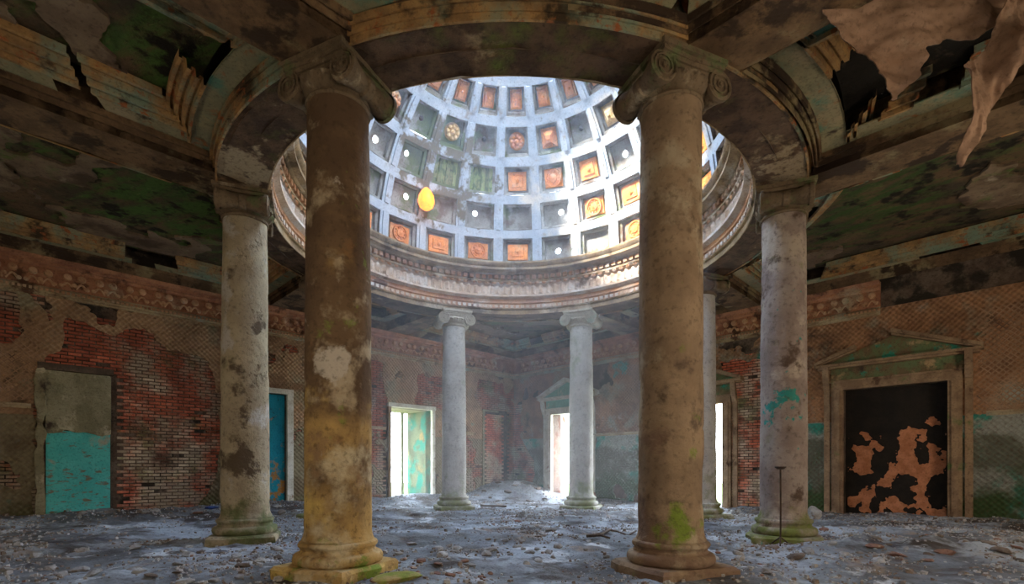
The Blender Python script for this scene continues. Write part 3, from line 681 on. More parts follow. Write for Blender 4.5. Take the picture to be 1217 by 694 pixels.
ceil = empty('ceiling', P(0, 0, ZC), label='mossy coffered ceiling with fallen plaster around the rotunda', cat='ceiling', kind='structure')
HOLES = [(-4.4, 6.2, .75), (-3.7, 5.6, .5), (-7.0, 10.0, 1.3), (-5.9, 11.0, .9), (-8.4, 9.6, .7), (7.3, 9.7, 1.3), (6.2, 11.0, 1.0), (4.1, 6.6, .8), (5.5, 6.4, .8)]
bays = [((sa, sb), 'corner') for sa in (1, -1) for sb in (1, -1)] + [(i, 'side') for i in range(4)]
for bi, bay in enumerate(bays):
    pts = outline(bay)
    child(sweep(pts, BAYP, 60 + bi, 0), 'bay_moulding', 'beam', ceil, smooth=25)
    child(sweep(pts, BAND, 70 + bi, .66), 'bay_band', 'ceiling_band', ceil)
    child(sweep(pts, INNER, 80 + bi, .57), 'coffer_moulding', 'moulding', ceil)
    # ceiling base and plaster remnants
    ip = offset(pts, .40)
    m = MB(); tri = geometry.tessellate_polygon([[Vector((a, b, 0)) for a, b in ip]])
    m.add([P(a, b, ZC + .06) for a, b in ip], tri); child(m, 'mossy_lath', 'ceiling_base' , ceil)
    jp = offset(pts, .64); xs = [p[0] for p in jp]; ys = [p[1] for p in jp]
    if bi == 5 or True:
        thr = {0: .47, 1: .50, 2: .52, 3: .5}.get(bi, .50)
        def f(s, z, jp=jp, thr=thr, bi=bi):
            g = (fbm(s * .55, z * .55, 0, 200 + bi, 6) - thr) * 1.6
            wx = OX + (z - s) * S; wy = OY + (s + z) * S; wb = (fbm(s * 1.3, z * 1.3, 0, 231, 5) - .5) * 1.1
            for (hx, hy, hr) in HOLES: g = np.minimum(g, np.hypot(wx - hx, wy - hy) - hr + wb)
            return np.minimum(-sdf_poly(s, z, jp), g)
        TC = lambda s, z, d: P(s, z, ZC + .06 - d)
        sh = sheet(TC, min(xs) - .05, max(xs) + .05, min(ys) - .05, max(ys) + .05, .075, f, .0, .05, .01, bi)
        if sh.v: child(sh, 'ceiling_plaster', 'ceiling_plaster', ceil, smooth=25)
# roof slab above everything (ring shaped, open under the dome)
m = MB(); n = 72; q = []
for i in range(n):
    t = 2 * PI * i / n; c, s_ = math.cos(t), math.sin(t); k_ = 11 / max(abs(c), abs(s_))
    q.append(((4.95 * c, 4.95 * s_), (k_ * c, k_ * s_)))
for z in (6.85, 7.0):
    for i in range(n):
        for ab in q[i]: m.v.append(tuple(P(ab[0], ab[1], z)))
m.f = [(2 * i, 2 * i + 1, 2 * ((i + 1) % n) + 1, 2 * ((i + 1) % n)) for i in range(n)] + [(2 * n + 2 * i, 2 * n + 2 * ((i + 1) % n), 2 * n + 2 * ((i + 1) % n) + 1, 2 * n + 2 * i + 1) for i in range(n)]
m.f += [(2 * i + 1, 2 * n + 2 * i + 1, 2 * n + 2 * ((i + 1) % n) + 1, 2 * ((i + 1) % n) + 1) for i in range(n)]
m.build('roof', 'roof', label='flat roof slab above the ceiling around the dome', cat='roof', kind='structure')

# ------------------------------------------------------------------ drum entablature
drum = empty('drum', (RX, RY, 0), label='curved cornice with dentils and fluted frieze under the dome', cat='cornice', kind='structure')
def lt(prof, name, mat): m = MB(); m.lathe([(r + .11, z) for r, z in prof], 144); return m.build(name, mat, drum, smooth=25)
lt([(4.58, 5.95), (4.56, 5.95), (4.56, 6.07), (4.52, 6.09), (4.52, 6.12)], 'lower_fascia', 'drum_brown')
lt([(4.52, 6.12), (4.52, 6.24), (4.48, 6.26), (4.48, 6.30), (4.50, 6.31), (4.50, 6.38)], 'middle_fascia', 'drum_orange')
lt([(4.50, 6.38), (4.42, 6.42), (4.38, 6.43), (4.38, 6.49), (4.50, 6.50)], 'fillet', 'drum_light')
lt([(4.50, 6.50), (4.50, 6.86), (4.44, 6.87)], 'frieze_band', 'drum_light')
lt([(4.44, 6.87), (4.40, 6.88), (4.40, 6.93), (4.46, 6.94), (4.46, 7.08)], 'dentil_bed', 'drum_brown')
lt([(4.46, 7.08), (4.34, 7.10), (4.30, 7.14), (4.16, 7.16), (4.16, 7.23), (4.11, 7.27), (4.08, 7.33), (4.08, 7.37), (4.40, 7.40), (4.75, 7.40)], 'cornice', 'drum_brown')
lt([(4.95, 5.95), (4.95, 7.40)], 'drum_backing', 'mortar')
m = MB()
for i in range(150):
    t = 2 * PI * i / 150; dt = .0125
    c = lambda r, tt, z: ((r + .11) * math.cos(tt), (r + .11) * math.sin(tt), z)
    m.hexa([c(4.46, t - dt, 6.96), c(4.36, t - dt, 6.96), c(4.36, t + dt, 6.96), c(4.46, t + dt, 6.96), c(4.46, t - dt, 7.07), c(4.36, t - dt, 7.07), c(4.36, t + dt, 7.07), c(4.46, t + dt, 7.07)])
m.build('dentil_row', 'drum_orange', drum, kind='stuff')
m = MB()
for i in range(132):    # upright tongues of the frieze
    t = 2 * PI * i / 132; ps = []
    for (du, z, r) in ((-.016, 6.52, 4.49), (.016, 6.52, 4.49), (.016, 6.74, 4.49), (0, 6.82, 4.49), (-.016, 6.74, 4.49), (0, 6.56, 4.44), (0, 6.72, 4.42)):
        ps.append(c(r, t + du, z))
    m.add(ps, [(0, 1, 5), (1, 2, 6, 5), (2, 3, 6), (3, 4, 6), (4, 0, 5, 6)])
m.build('tongue_row', 'drum_light', drum, kind='stuff')
m = MB()
for i in range(132):    # egg row
    t = 2 * PI * (i + .5) / 132
    ps = [c(4.43, t + du, z) for du, z in ((-.017, 6.885), (-.012, 6.82), (0, 6.80), (.012, 6.82), (.017, 6.885))] + [c(4.385, t, 6.86)]
    m.add(ps, [(0, 1, 5), (1, 2, 5), (2, 3, 5), (3, 4, 5), (4, 0, 5)])
m.build('egg_row', 'drum_orange', drum, kind='stuff')
m = MB()
for i in range(180):
    t = 2 * PI * i / 180; dt = .010
    m.hexa([c(4.52, t - dt, 6.13), c(4.49, t - dt, 6.13), c(4.49, t + dt, 6.13), c(4.52, t + dt, 6.13), c(4.52, t - dt, 6.21), c(4.49, t - dt, 6.21), c(4.49, t + dt, 6.21), c(4.52, t + dt, 6.21)])
m.build('bead_row', 'drum_light', drum, kind='stuff')

# ------------------------------------------------------------------ dome
RD = 4.52; ZD = 7.38; NK = 24; TW = 2 * PI / NK
dome = empty('dome', (RX, RY, ZD), R_(90 - 2.2), label='coffered dome of blue white ribs and orange rosette panels with an open oculus', cat='dome', kind='structure')
def sph(ph, th, r): return Vector((r * math.cos(ph) * math.cos(th), r * math.cos(ph) * math.sin(th), r * math.sin(ph)))
ROWS = [(1.2, 9.9), (12.9, 21.8), (24.8, 33.9), (36.9, 46.0), (49.0, 57.6)]
HALF = [5.7, 5.7, 5.6, 5.5, 5.2]
def patch3(m, p0, p1, t0, t1, r0, r1, npn=3, ntn=2, wob=0):
    """curved box"""
    def grid(r):
        return [[sph(p0 + (p1 - p0) * i / npn, t0 + (t1 - t0) * j / ntn, r) for j in range(ntn + 1)] for i in range(npn + 1)]
    for r in (r0, r1):
        g_ = grid(r); b = len(m.v); m.v += [tuple(v) for row in g_ for v in row]
        m.f += [(b + i * (ntn + 1) + j, b + i * (ntn + 1) + j + 1, b + (i + 1) * (ntn + 1) + j + 1, b + (i + 1) * (ntn + 1) + j) for i in range(npn) for j in range(ntn)]
    def wallstrip(path):
        b = len(m.v)
        for ph, th in path: m.v += [tuple(sph(ph, th, r0)), tuple(sph(ph, th, r1))]
        m.f += [(b + 2 * i, b + 2 * i + 2, b + 2 * i + 3, b + 2 * i + 1) for i in range(len(path) - 1)]
    for t in (t0, t1): wallstrip([(p0 + (p1 - p0) * i / npn, t) for i in range(npn + 1)])
    for p in (p0, p1): wallstrip([(p, t0 + (t1 - t0) * j / ntn) for j in range(ntn + 1)])
# meridian ribs: centred between coffers
m = MB()
pp = [0] + [x for r in ROWS for x in r] + [61]
for i in range(len(pp) - 1):
    row = min(4, max(0, (i - 1) // 2)) if i else 0
    h0 = TW / 2 - R_(HALF[row]); patch3(m, R_(pp[i]), R_(pp[i + 1]), -h0, h0, RD, RD + .32, 2, 1)
    if i % 2: patch3(m, R_(pp[i]), R_(pp[i + 1]), -h0 * .45, h0 * .45, RD - .035, RD, 2, 1)
ribm = m.mesh('rib', 'rib')
for k in range(NK): link('rib', ribm, dome, (0, 0, 0), (0, 0, (k + .5) * TW))
bnds = [(0, 1.2)] + [(ROWS[i][1], ROWS[i + 1][0]) for i in range(4)] + [(57.6, 61)]
for i, (a, b) in enumerate(bnds):
    m = MB()
    for k in range(NK * 2):
        t0 = 2 * PI * k / (NK * 2); patch3(m, R_(a), R_(b), t0, t0 + PI / NK, RD + .004, RD + .31, 1, 2)
    m.build('ring_band' if i < 5 else 'oculus_rim', 'rib', dome)
# coffers
def coffer_mesh(row, hole=None):
    a, b = ROWS[row]; h = R_(HALF[row]); a, b = R_(a), R_(b); m = MB()
    ins = R_(.9); a2, b2 = a + ins, b - ins; h2 = h - ins * 1.1
    def frame(pa, pb, ph, qa, qb, qh, r0, r1):
        P0 = [(pa, -ph), (pa, ph), (pb, ph), (pb, -ph)]; P1 = [(qa, -qh), (qa, qh), (qb, qh), (qb, -qh)]; bb = len(m.v)
        m.v += [tuple(sph(p, t, r0)) for p, t in P0] + [tuple(sph(p, t, r1)) for p, t in P1]
        m.f += [(bb + i, bb + (i + 1) % 4, bb + 4 + (i + 1) % 4, bb + 4 + i) for i in range(4)]
    frame(a, b, h, a, b, h, RD + .01, RD + .10); frame(a, b, h, a2, b2, h2, RD + .10, RD + .10); frame(a2, b2, h2, a2, b2, h2, RD + .10, RD + .22)
    cp, ct = (a + b) / 2, 0
    if hole is None:
        e_ = ins * .85; bb = len(m.v); m.v += [tuple(sph(p, t, RD + .22)) for p, t in ((a2 - e_, -h2 - e_), (a2 - e_, h2 + e_), (b2 + e_, h2 + e_), (b2 + e_, -h2 - e_))]; m.f.append((bb, bb + 1, bb + 2, bb + 3))
    else:
        hp, ht, hr = hole; n = 24; bb = len(m.v); e_ = ins * .85; A2, B2, H2_ = a2 - e_, b2 + e_, h2 + e_
        cp += hp * (b - a); ct = ht * h
        ro_, si_ = [], []
        for i in range(n):
            t = 2 * PI * (i + .5) / n; c_, s_ = math.cos(t), math.sin(t)
            ky = 1e9
            if s_ > 1e-6: ky = (B2 - cp) / s_
            elif s_ < -1e-6: ky = (A2 - cp) / s_
            kx = 1e9
            if c_ > 1e-6: kx = (H2_ - ct) / c_
            elif c_ < -1e-6: kx = (-H2_ - ct) / c_
            kk = min(kx, ky) * 1.0; ro_.append((cp + s_ * kk, ct + c_ * kk)); si_.append((cp + s_ * hr / RD, ct + c_ * hr / RD / math.cos(cp)))
        for (rr0, lst) in ((RD + .22, ro_), (RD + .22, si_), (RD + .30, si_)): m.v += [tuple(sph(p, t, rr0)) for p, t in lst]
        for i in range(n):
            j = (i + 1) % n
            m.f += [(bb + i, bb + j, bb + n + j, bb + n + i), (bb + n + i, bb + n + j, bb + 2 * n + j, bb + 2 * n + i)]
        for cc in ((A2, -H2_), (A2, H2_), (B2, H2_), (B2, -H2_)):   # fill corner slivers
            best = sorted(range(n), key=lambda i: (ro_[i][0] - cc[0]) ** 2 + (ro_[i][1] - cc[1]) ** 2)[:2]
            q = len(m.v); m.v.append(tuple(sph(cc[0], cc[1], RD + .22))); m.f.append((q, bb + best[0], bb + best[1]))
    return m
def panel_mesh(row, kind):
    a, b = ROWS[row]; ph = R_((a + b) / 2); er = sph(ph, 0, 1); et = Vector((0, 1, 0)); ep = er.cross(et) * -1
    ep = Vector((-math.sin(ph), 0, math.cos(ph))); c0 = sph(ph, 0, RD + .225)
    W = RD * math.cos(ph) * R_(HALF[row]) * .71; H = RD * R_((b - a) / 2) * .71
    T = lambda u, v, w: c0 + et * u + ep * v - er * w
    m = MB()
    def slab(w, h, d0, d1, bev=.02):
        m.add([T(-w, -h, d0), T(w, -h, d0), T(w, h, d0), T(-w, h, d0), T(-w + bev, -h + bev, d1), T(w - bev, -h + bev, d1), T(w - bev, h - bev, d1), T(-w + bev, h - bev, d1)],
              [(4, 5, 6, 7), (0, 1, 5, 4), (1, 2, 6, 5), (2, 3, 7, 6), (3, 0, 4, 7)])
    def rings(prof, n=20, cu=0, cv=0):
        m.lathe(prof, n, T=lambda x, y, z: T(x + cu, y + cv, z))
    r = min(W, H)
    if kind == 'square':
        slab(W, H, 0, .10); slab(W * .8, H * .8, .10, .07, .0); slab(W * .62, H * .62, .08, .125); rings([(r * .22, .12), (r * .2, .15), (.001, .165)], 10)
    elif kind == 'round':
        slab(W, H, 0, .08); rings([(r * .95, .08), (r * .92, .14), (r * .78, .14), (r * .74, .10), (r * .45, .10), (r * .42, .14), (r * .2, .15), (.001, .17)])
        for i in range(10):
            t = 2 * PI * i / 10; rings([(r * .11, .10), (r * .09, .125), (.001, .135)], 6, r * .6 * math.cos(t), r * .6 * math.sin(t))
    elif kind == 'pyramid':
        slab(W, H, 0, .06); slab(W * .85, H * .85, .06, .2, W * .55); rings([(r * .2, .16), (r * .18, .22), (.001, .235)], 8)
    elif kind == 'rosette':
        rings([(r * 1.0, 0), (r * .95, .05), (r * .7, .09), (.001, .09)])
        for i in range(8):
            t = 2 * PI * i / 8; rings([(r * .28, .06), (r * .24, .13), (.001, .16)], 8, r * .6 * math.cos(t), r * .6 * math.sin(t))
        rings([(r * .3, .08), (r * .25, .18), (.001, .21)], 10)
    elif kind == 'long':
        slab(W * .95, H, 0, .07); slab(W * .66, H * .75, .07, .10); rings([(r * .2, .10), (r * .15, .13), (.001, .14)], 8)
    return m
cache = {}
def cof(row, k, kind, mat='coffer_orange', hole=None):
    key = ('c', row, hole)
    if key not in cache: cache[key] = coffer_mesh(row, hole).mesh('coffer', 'coffer_wall')
    o = link('coffer', cache[key], dome, (0, 0, 0), (0, 0, -k * TW))
    if kind in ('square', 'round', 'pyramid', 'rosette', 'long'):
        key = ('p', row, kind, mat)
        if key not in cache: cache[key] = panel_mesh(row, kind).mesh('relief_panel', mat, 30)
        link('relief_panel', cache[key], o)
    elif kind == 'slats':
        a, b = ROWS[row]; h = HALF[row] - .9; n = 6
        for i in range(n):
            m = MB(); t0 = R_(-h + 2 * h * i / n + .08); t1 = R_(-h + 2 * h * (i + 1) / n - .08)
            patch3(m, R_(a + .9), R_(b - .9), t0, t1, RD + .12 + (i % 2) * .015, RD + .23, 1, 1); link('slat', m.mesh('slat', 'green_slat'), o)
    elif kind in ('stub', ):
        key = ('s', row)
        if key not in cache:
            a, b = ROWS[row]; ph = R_((a + b) / 2); er = sph(ph, 0, 1); c0 = sph(ph, 0, RD + .22); m = MB()
            ep = Vector((-math.sin(ph), 0, math.cos(ph)))
            m.lathe([(.075, 0), (.06, .06), (.02, .08), (.001, .05)], 8, T=lambda x, y, z: c0 + Vector((0, 1, 0)) * x + ep * y - er * z); cache[key] = m.mesh('iron_boss', 'iron')
        link('iron_boss', cache[key], o)
    return o
H1, H2, H3 = (-.02, .0, .085), (.10, -.3, .08), (.12, .25, .07)
T_ = {0: {-4: 'square', -3: 'round', -2: 'square', -1: 'round', 0: 'square', 1: H1, 2: H1, 3: 'round', 4: 'square', 5: 'square', 6: 'round', -5: 'round', -6: 'square'},
      1: {-4: 'bare', -3: H2, -2: 'bare', -1: H3, 0: 'bare', 1: H2, 2: 'round', 3: 'square', 4: 'round', 5: 'square', 6: 'round', -5: H1},
      2: {-5: 'bare', -4: H1, -3: H3, -2: 'slats', -1: 'slats', 0: 'square', 1: 'round', 2: 'square', 3: H1, 4: 'bare', 5: 'square', 6: 'square'},
      3: {-5: 'bare', -4: 'rosette', -3: 'stub', -2: 'rosetteY', -1: 'stub', 0: 'rosette', 1: 'pyramid', 2: 'stub', 3: 'pyramidY', 4: 'bare', 5: 'square'},
      4: {k: 'long' for k in range(-12, 12)}}
T_[4][-5] = 'bare'
for row in range(5):
    for k in range(-12, 12):
        t = T_[row].get(k, 'bare' if (k * 7 + row) % 3 else 'square')
        if isinstance(t, tuple): cof(row, k, None, hole=t)
        elif t.endswith('Y'): cof(row, k, t[:-1], 'coffer_yellow')
        else: cof(row, k, t)
# added amber glow and stem, standing in for a backlit orange hole
lp = dome.matrix_basis
def dome_pt(row, k, r, dv=0.0):
    a, b = ROWS[row]; p = sph(R_((a + b) / 2 + dv), -k * TW, r); th = R_(90 - 2.2)
    return Vector((RX + p.x * math.cos(th) - p.y * math.sin(th), RY + p.x * math.sin(th) + p.y * math.cos(th), ZD + p.z))
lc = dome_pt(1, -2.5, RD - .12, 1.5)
glow_root = empty('orange_glow', (lc.x, lc.y, lc.z), label='added amber lamp hanging from the left ribs of the dome', cat='lamp')
m = MB(); m.lathe([(.05, .30), (.13, .22), (.21, .08), (.235, -.08), (.19, -.22), (.09, -.30), (.001, -.31)], 20); m.build('glow_body', 'amber_emit', glow_root, smooth=True)
m = MB(); m.tube([(0, 0, .19), (.01, 0, .32), (.0, .13, .42)], .012); m.build('glow_stem', 'iron', glow_root)
ld = bpy.data.lights.new('glow_fill', 'POINT'); ld.energy = 12; ld.color = (1, .45, .1); ld.shadow_soft_size = .15  # added point light, spreads the amber glow onto the ribs
lo = bpy.data.objects.new('glow_fill', ld); COL.objects.link(lo); lo.location = (lc.x + .25, lc.y - .45, lc.z - .3)

# ------------------------------------------------------------------ columns
COLPOS = [(-2.09, 6.05), (1.91, 6.05), (-4.66, 8.78), (4.68, 8.66), (-1.77, 15.33), (2.11, 15.33), (4.74, 12.6), (-4.62, 12.6)]
def column(i, ang, mat, capmat, label, taper=(.372, .335), joint=(), damage=.5, seed=0):
    t = R_(ang - .8)
    root = empty('column', COLPOS[i] + (0,), t, label=label, cat='column', group='ionic columns of the rotunda')
    # plinth: worn low block
    def blob(prof, seg, amp, sd, sq=0):
        mb = MB(); nP = len(prof); th = np.arange(seg) * 2 * PI / seg
        for a in th:
            for r, z in prof:
                q = 1.0
                if sq: q = 1 / max(abs(math.cos(a)), abs(math.sin(a))); q = 1 + (q - 1) * sq
                mb.v.append((r * q * math.cos(a), r * q * math.sin(a), z))
        v = np.array(mb.v); n_ = fbm(v[:, 0] * 3.3 + 20, v[:, 1] * 3.3 + 20, v[:, 2] * 3.3, sd, 4) - .5
        rr = np.hypot(v[:, 0], v[:, 1]) + 1e-9; f_ = 1 + n_ * amp / rr
        inner = rr < .02; f_[inner] = 1
        v[:, 0] *= f_; v[:, 1] *= f_; mb.v = [tuple(q) for q in v.tolist()]
        mb.f = [(k_ * nP + j, ((k_ + 1) % seg) * nP + j, ((k_ + 1) % seg) * nP + j + 1, k_ * nP + j + 1) for k_ in range(seg) for j in range(nP - 1)]
        return mb
    blob([(.55, -.2), (.56, -.03), (.56, .08), (.52, .12), (.30, .12)], 48, .16, 300 + i, .75).build('plinth', mat, root, smooth=35)
    tor = [(.44, .11)] + [(.47 + .045 * math.cos(a), .185 + .065 * math.sin(a)) for a in np.linspace(-1.4, 1.4, 7)] + [(.44, .26), (.425, .29), (.43, .31)] + \
          [(.425 + .03 * math.cos(a), .35 + .035 * math.sin(a)) for a in np.linspace(-1.3, 1.4, 5)] + [(.40, .39), (.39, .42), (.36, .43)]
    blob(tor, 64, .06, 320 + i).build('base', mat, root, smooth=35)
    # shaft
    seg, nz = 80, 150; z = np.linspace(.40, 5.56, nz); u = (z - .40) / 5.16
    r = taper[0] + (taper[1] - taper[0]) * u + .008 * np.sin(PI * u) + np.where(z < .52, .03 * ((.52 - z) / .12) ** 2, 0)
    for jz in joint: r -= .014 * np.exp(-((z - jz) / .022) ** 2)
    th = np.arange(seg) * 2 * PI / seg; TH, ZZ = np.meshgrid(th, z, indexing='ij'); RR = np.broadcast_to(r, TH.shape).copy()
    cx, cy = np.cos(TH), np.sin(TH)
    RR += (fbm(cx * 1.2 + 9, cy * 1.2 + 9, ZZ * 1.6, 340 + i + seed, 5) - .5) * .022
    chip = fbm(cx * .8 + 5, cy * .8 + 5, ZZ * .9, 360 + i + seed, 5); RR -= np.clip((chip - (.60 - .05 * damage)) * 14, 0, 1) * .016
    low = np.clip((1.0 - ZZ) / .9, 0, 1); RR += low * np.clip(fbm(cx * 1.4, cy * 1.4, ZZ * 2.4, 380 + i, 4) - .52, 0, 1) * .22 * damage
    v = np.stack([RR * cx, RR * cy, ZZ], -1).reshape(-1, 3); idx = np.arange(seg * nz).reshape(seg, nz); nx = np.roll(idx, -1, 0)
    f_ = np.stack([idx[:, :-1], nx[:, :-1], nx[:, 1:], idx[:, 1:]], -1).reshape(-1, 4)
    me = bpy.data.meshes.new('shaft'); me.from_pydata(v.tolist(), [], f_.tolist()); me.materials.append(MATS[mat]); me.shade_smooth()
    link('shaft', me, root)
    # capital
    m = MB(); m.lathe([(.33, 5.50), (.365, 5.51), (.375, 5.53), (.365, 5.55), (.33, 5.56), (.33, 5.59), (.36, 5.60), (.43, 5.66), (.445, 5.71), (.40, 5.75), (.2, 5.76)], 40)
    m.box(-.37, .37, -.36, .36, 5.74, 5.85)
    m.box(.36, .395, -.42, .42, 5.80, 5.85); m.box(-.395, -.36, -.42, .42, 5.80, 5.85)
    cp = m.build('capital', capmat, root, smooth=35)
    m = MB(); A_ = .43; m.prism([(-A_, -A_), (0, -A_ + .03), (A_, -A_), (A_ - .03, 0), (A_, A_), (0, A_ - .03), (-A_, A_), (-A_ + .03, 0)], 5.85, 5.90, lambda u_, v_, d: (u_, v_, d))
    m.box(-.45, .45, -.45, .45, 5.90, 5.965); m.build('abacus', capmat, root)
    m = MB()
    for e in range(18):
        a = 2 * PI * e / 18; cc = (math.cos(a), math.sin(a)); ps = []
        for (du, zz, rr) in ((-.07, 5.72, .44), (-.05, 5.65, .415), (0, 5.62, .40), (.05, 5.65, .415), (.07, 5.72, .44), (0, 5.69, .475)):
            ps.append((rr * math.cos(a + du * 1.6), rr * math.sin(a + du * 1.6), zz))
        m.add(ps, [(0, 1, 5), (1, 2, 5), (2, 3, 5), (3, 4, 5), (4, 0, 5)])
    m.build('egg_moulding', capmat, cp, kind='stuff')
    for sy in (-1, 1):
        m = MB(); m.lathe([(.10, -.36), (.145, -.355), (.15, -.28), (.12, -.18), (.10, -.06), (.118, -.04), (.118, .04), (.10, .06), (.12, .18), (.15, .28), (.145, .355), (.10, .36)], 20, T=lambda x, y, z_, sy=sy: (z_, y + sy * .40, 5.70 + x))
        m.build('bolster', capmat, cp, smooth=40)
        for sx_ in (-1, 1):
            m = MB(); m.lathe([(.17, .33), (.172, .385), (.15, .395), (.14, .38), (.001, .38)], 24, T=lambda x, y, z_, sx_=sx_, sy=sy: (z_ * sx_, y + sy * .40, 5.70 + x))
            sp = []; rd = []
            for q in range(46):
                w = q / 45; a = PI / 2 + w * 2.6 * 2 * PI; r0 = .150 * (1 - w) ** .9 + .02
                sp.append((sx_ * .392, sy * .40 + sy * r0 * math.cos(a), 5.70 + r0 * math.sin(a))); rd.append(.016 * (1 - w * .5))
            m.tube(sp, rd, 5)
            m.lathe([(.03, .38), (.028, .41), (.001, .418)], 8, T=lambda x, y, z_, sx_=sx_, sy=sy: (z_ * sx_, y + sy * .40, 5.70 + x))
            m.build('volute', capmat, cp, smooth=35)
    return root
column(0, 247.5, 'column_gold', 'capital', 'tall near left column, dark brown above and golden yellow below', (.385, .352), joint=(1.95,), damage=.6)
column(1, 292.5, 'column_tan', 'capital', 'tall near right column of tan plaster with green moss patch low down', (.375, .350), joint=(1.72, ), damage=.3)
column(2, 202.5, 'column_pale', 'capital', 'pale pitted column at left, in front of the brick wall, with lumpy mossy foot', (.385, .345), joint=(), damage=1.2)
column(3, 337.5, 'column_purple', 'capital', 'purplish brown column at right with turquoise paint flakes and a thin iron stand before it', (.365, .335), damage=.3)
column(4, 112.5, 'column_grey', 'capital_pale', 'slim looking grey white column at the rear left of the rotunda', (.37, .335), damage=.2)
column(5, 67.5, 'column_grey', 'capital_pale', 'slim looking pale column at the rear right, before the turquoise pediment', (.37, .335), damage=.4)
column(6, 22.5, 'column_grey', 'capital', 'dark grey column half hidden behind the near right column', (.36, .33), damage=.2)
column(7, 157.5, 'column_grey', 'capital', 'column hidden behind the golden near left column', (.36, .33), damage=.2)

# ------------------------------------------------------------------ hanging torn sheets, upper right
Rp = lambda x, y, z: Vector(((x - 608.5) / 597 * z, z, 1.25 + (556 - y) / 597 * z))
def torn(name, tl, tr_, br_, bl, poly, folds, seed, label):
    nrm = (tr_ - tl).cross(bl - tl).normalized()
    if nrm.y > 0: nrm = -nrm
    def T(u, v, d):
        p = tl.lerp(tr_, u).lerp(bl.lerp(br_, u), v)
        w = math.sin((u * 1.3 - v * .5) * folds * 2 * PI + seed) * .05 * (.35 + v) + (float(fbm(u * 3, v * 3, 0, seed, 4)) - .5) * .30
        return p + nrm * (w + d)
    f = lambda u, v: -sdf_poly(u, v, poly) + (fbm(u * 7, v * 7, 0, seed + 3, 5) - .52) * .10
    mb = sheet(T, -.05, 1.05, -.02, 1.02, .0125, f, 0, .012, 0, seed)
    o = mb.build(name, 'cloth', None, smooth=40, label=label, cat='cloth'); sm = o.modifiers.new('thickness', 'SOLIDIFY'); sm.thickness = .01
torn('torn_sheet', Rp(975, -20, 5.12), Rp(1225, -20, 5.08), Rp(1225, 125, 5.05), Rp(975, 125, 5.35),
     [(.02, .30), (0, .0), (1, 0), (1, .10), (.86, .30), (.72, .48), (.60, .45), (.50, .55), (.48, .66), (.45, .84), (.38, .97), (.34, .98), (.30, .85), (.2, .6), (.08, .38)], 2.2, 3,
     'large torn brownish sheet hanging in a triangle from the upper right ceiling')
torn('torn_strip', Rp(1140, -10, 4.86), Rp(1235, -10, 4.8), Rp(1235, 195, 4.8), Rp(1140, 195, 4.86),
     [(.62, 0), (1, 0), (.97, .3), (.66, .5), (.45, .7), (.30, .78), (.10, .98), (.05, .97), (.06, .8), (.08, .5), (.1, .42), (.4, .28)], 1.2, 9,
     'long narrow torn strip hanging down at the upper right edge')

# ------------------------------------------------------------------ dusty haze under the dome
hm = bpy.data.materials.new('haze'); MATS['haze'] = hm; hm.use_nodes = True; hn = hm.node_tree.nodes; hn.clear()
ho = hn.new('ShaderNodeOutputMaterial'); hv = hn.new('ShaderNodeVolumeScatter'); hv.inputs['Density'].default_value = .026; hv.inputs['Anisotropy'].default_value = .25
hv.inputs['Color'].default_value = (.86, .93, 1, 1); hm.node_tree.links.new(hv.outputs[0], ho.inputs['Volume'])
m = MB(); m.lathe([(.001, .5), (4.05, .5), (4.05, 7.45), (3.95, 8.3), (3.8, 8.9), (.001, 8.9)], 48, c=(RX, RY))
m.build('haze', 'haze', label='thin bluish dusty haze filling the rotunda below the dome', cat='haze', kind='stuff')
# unseen wall added outside the front openings to keep the sun out
m = MB(); m.box(-17, 11, 0, .4, -.3, 9, T=lambda u, v, z: P(-FRONT - 3.5 - v, u, z)); m.box(-17, 11, 0, .4, -.3, 9, T=lambda u, v, z: P(u, -FRONT - 3.5 - v, z))
m.build('sun_block_wall', 'roof', label='tall added unseen outer wall standing outside the front windows', cat='wall', kind='structure')

# ------------------------------------------------------------------ loose things on the floor
def gp(x, y, zz=None):
    """ground point seen at a pixel of the reference"""
    Yd = 597 * 1.25 / (y - 556.0); return ((x - 608.5) / 597 * Yd, Yd)
def chunk(seed, sub=1, flat=.6, amp=.35, mat='pale_rubble', name='rubble_chunk'):
    import bmesh
    b = bmesh.new(); bmesh.ops.create_icosphere(b, subdivisions=sub + 1, radius=.5); r = random.Random(seed)
    pl = [(Vector((r.gauss(0, 1), r.gauss(0, 1), r.gauss(0, 1))).normalized(), r.uniform(.26, .42)) for _ in range(9)]
    for v in b.verts:
        for nn, d in pl:
            e = v.co.dot(nn) - d
            if e > 0: v.co -= nn * e
        v.co *= 1 + (float(vnoise(v.co.x * 6 + 9, v.co.y * 6 + 9, v.co.z * 6 + seed)) - .5) * .15
        v.co.z *= flat
    me = bpy.data.meshes.new(name); b.to_mesh(me); b.free(); me.materials.append(MATS[mat]); return me
def thing_mesh(name, me, x, y, size, rz, label, cat, group=None, sink=.12, tilt=0, flat=.6):
    sc = size if isinstance(size, tuple) else (size,) * 3
    o = link(name, me, None, (x, y, hf(x, y) + sc[2] * flat * .40 - sc[2] * sink), (tilt, tilt * .6, rz)); o.scale = sc
    return tag(o, label, cat, group)
PAL = [chunk(i, 1, .6) for i in range(6)]; DRK = [chunk(20 + i, 1, .55, mat='dark_rubble') for i in range(4)]; RED = [chunk(30 + i, 1, .5, mat='red_rubble', name='brick_fragment') for i in range(3)]
colpos = COLPOS
def free(x, y, d=.75): return all(math.hypot(x - a, y - b) > d for a, b in colpos) and abs((-x + OX) * S + (y - OY) * S) < 7.8 and ((x - OX) * S + (y - OY) * S) < 7.8
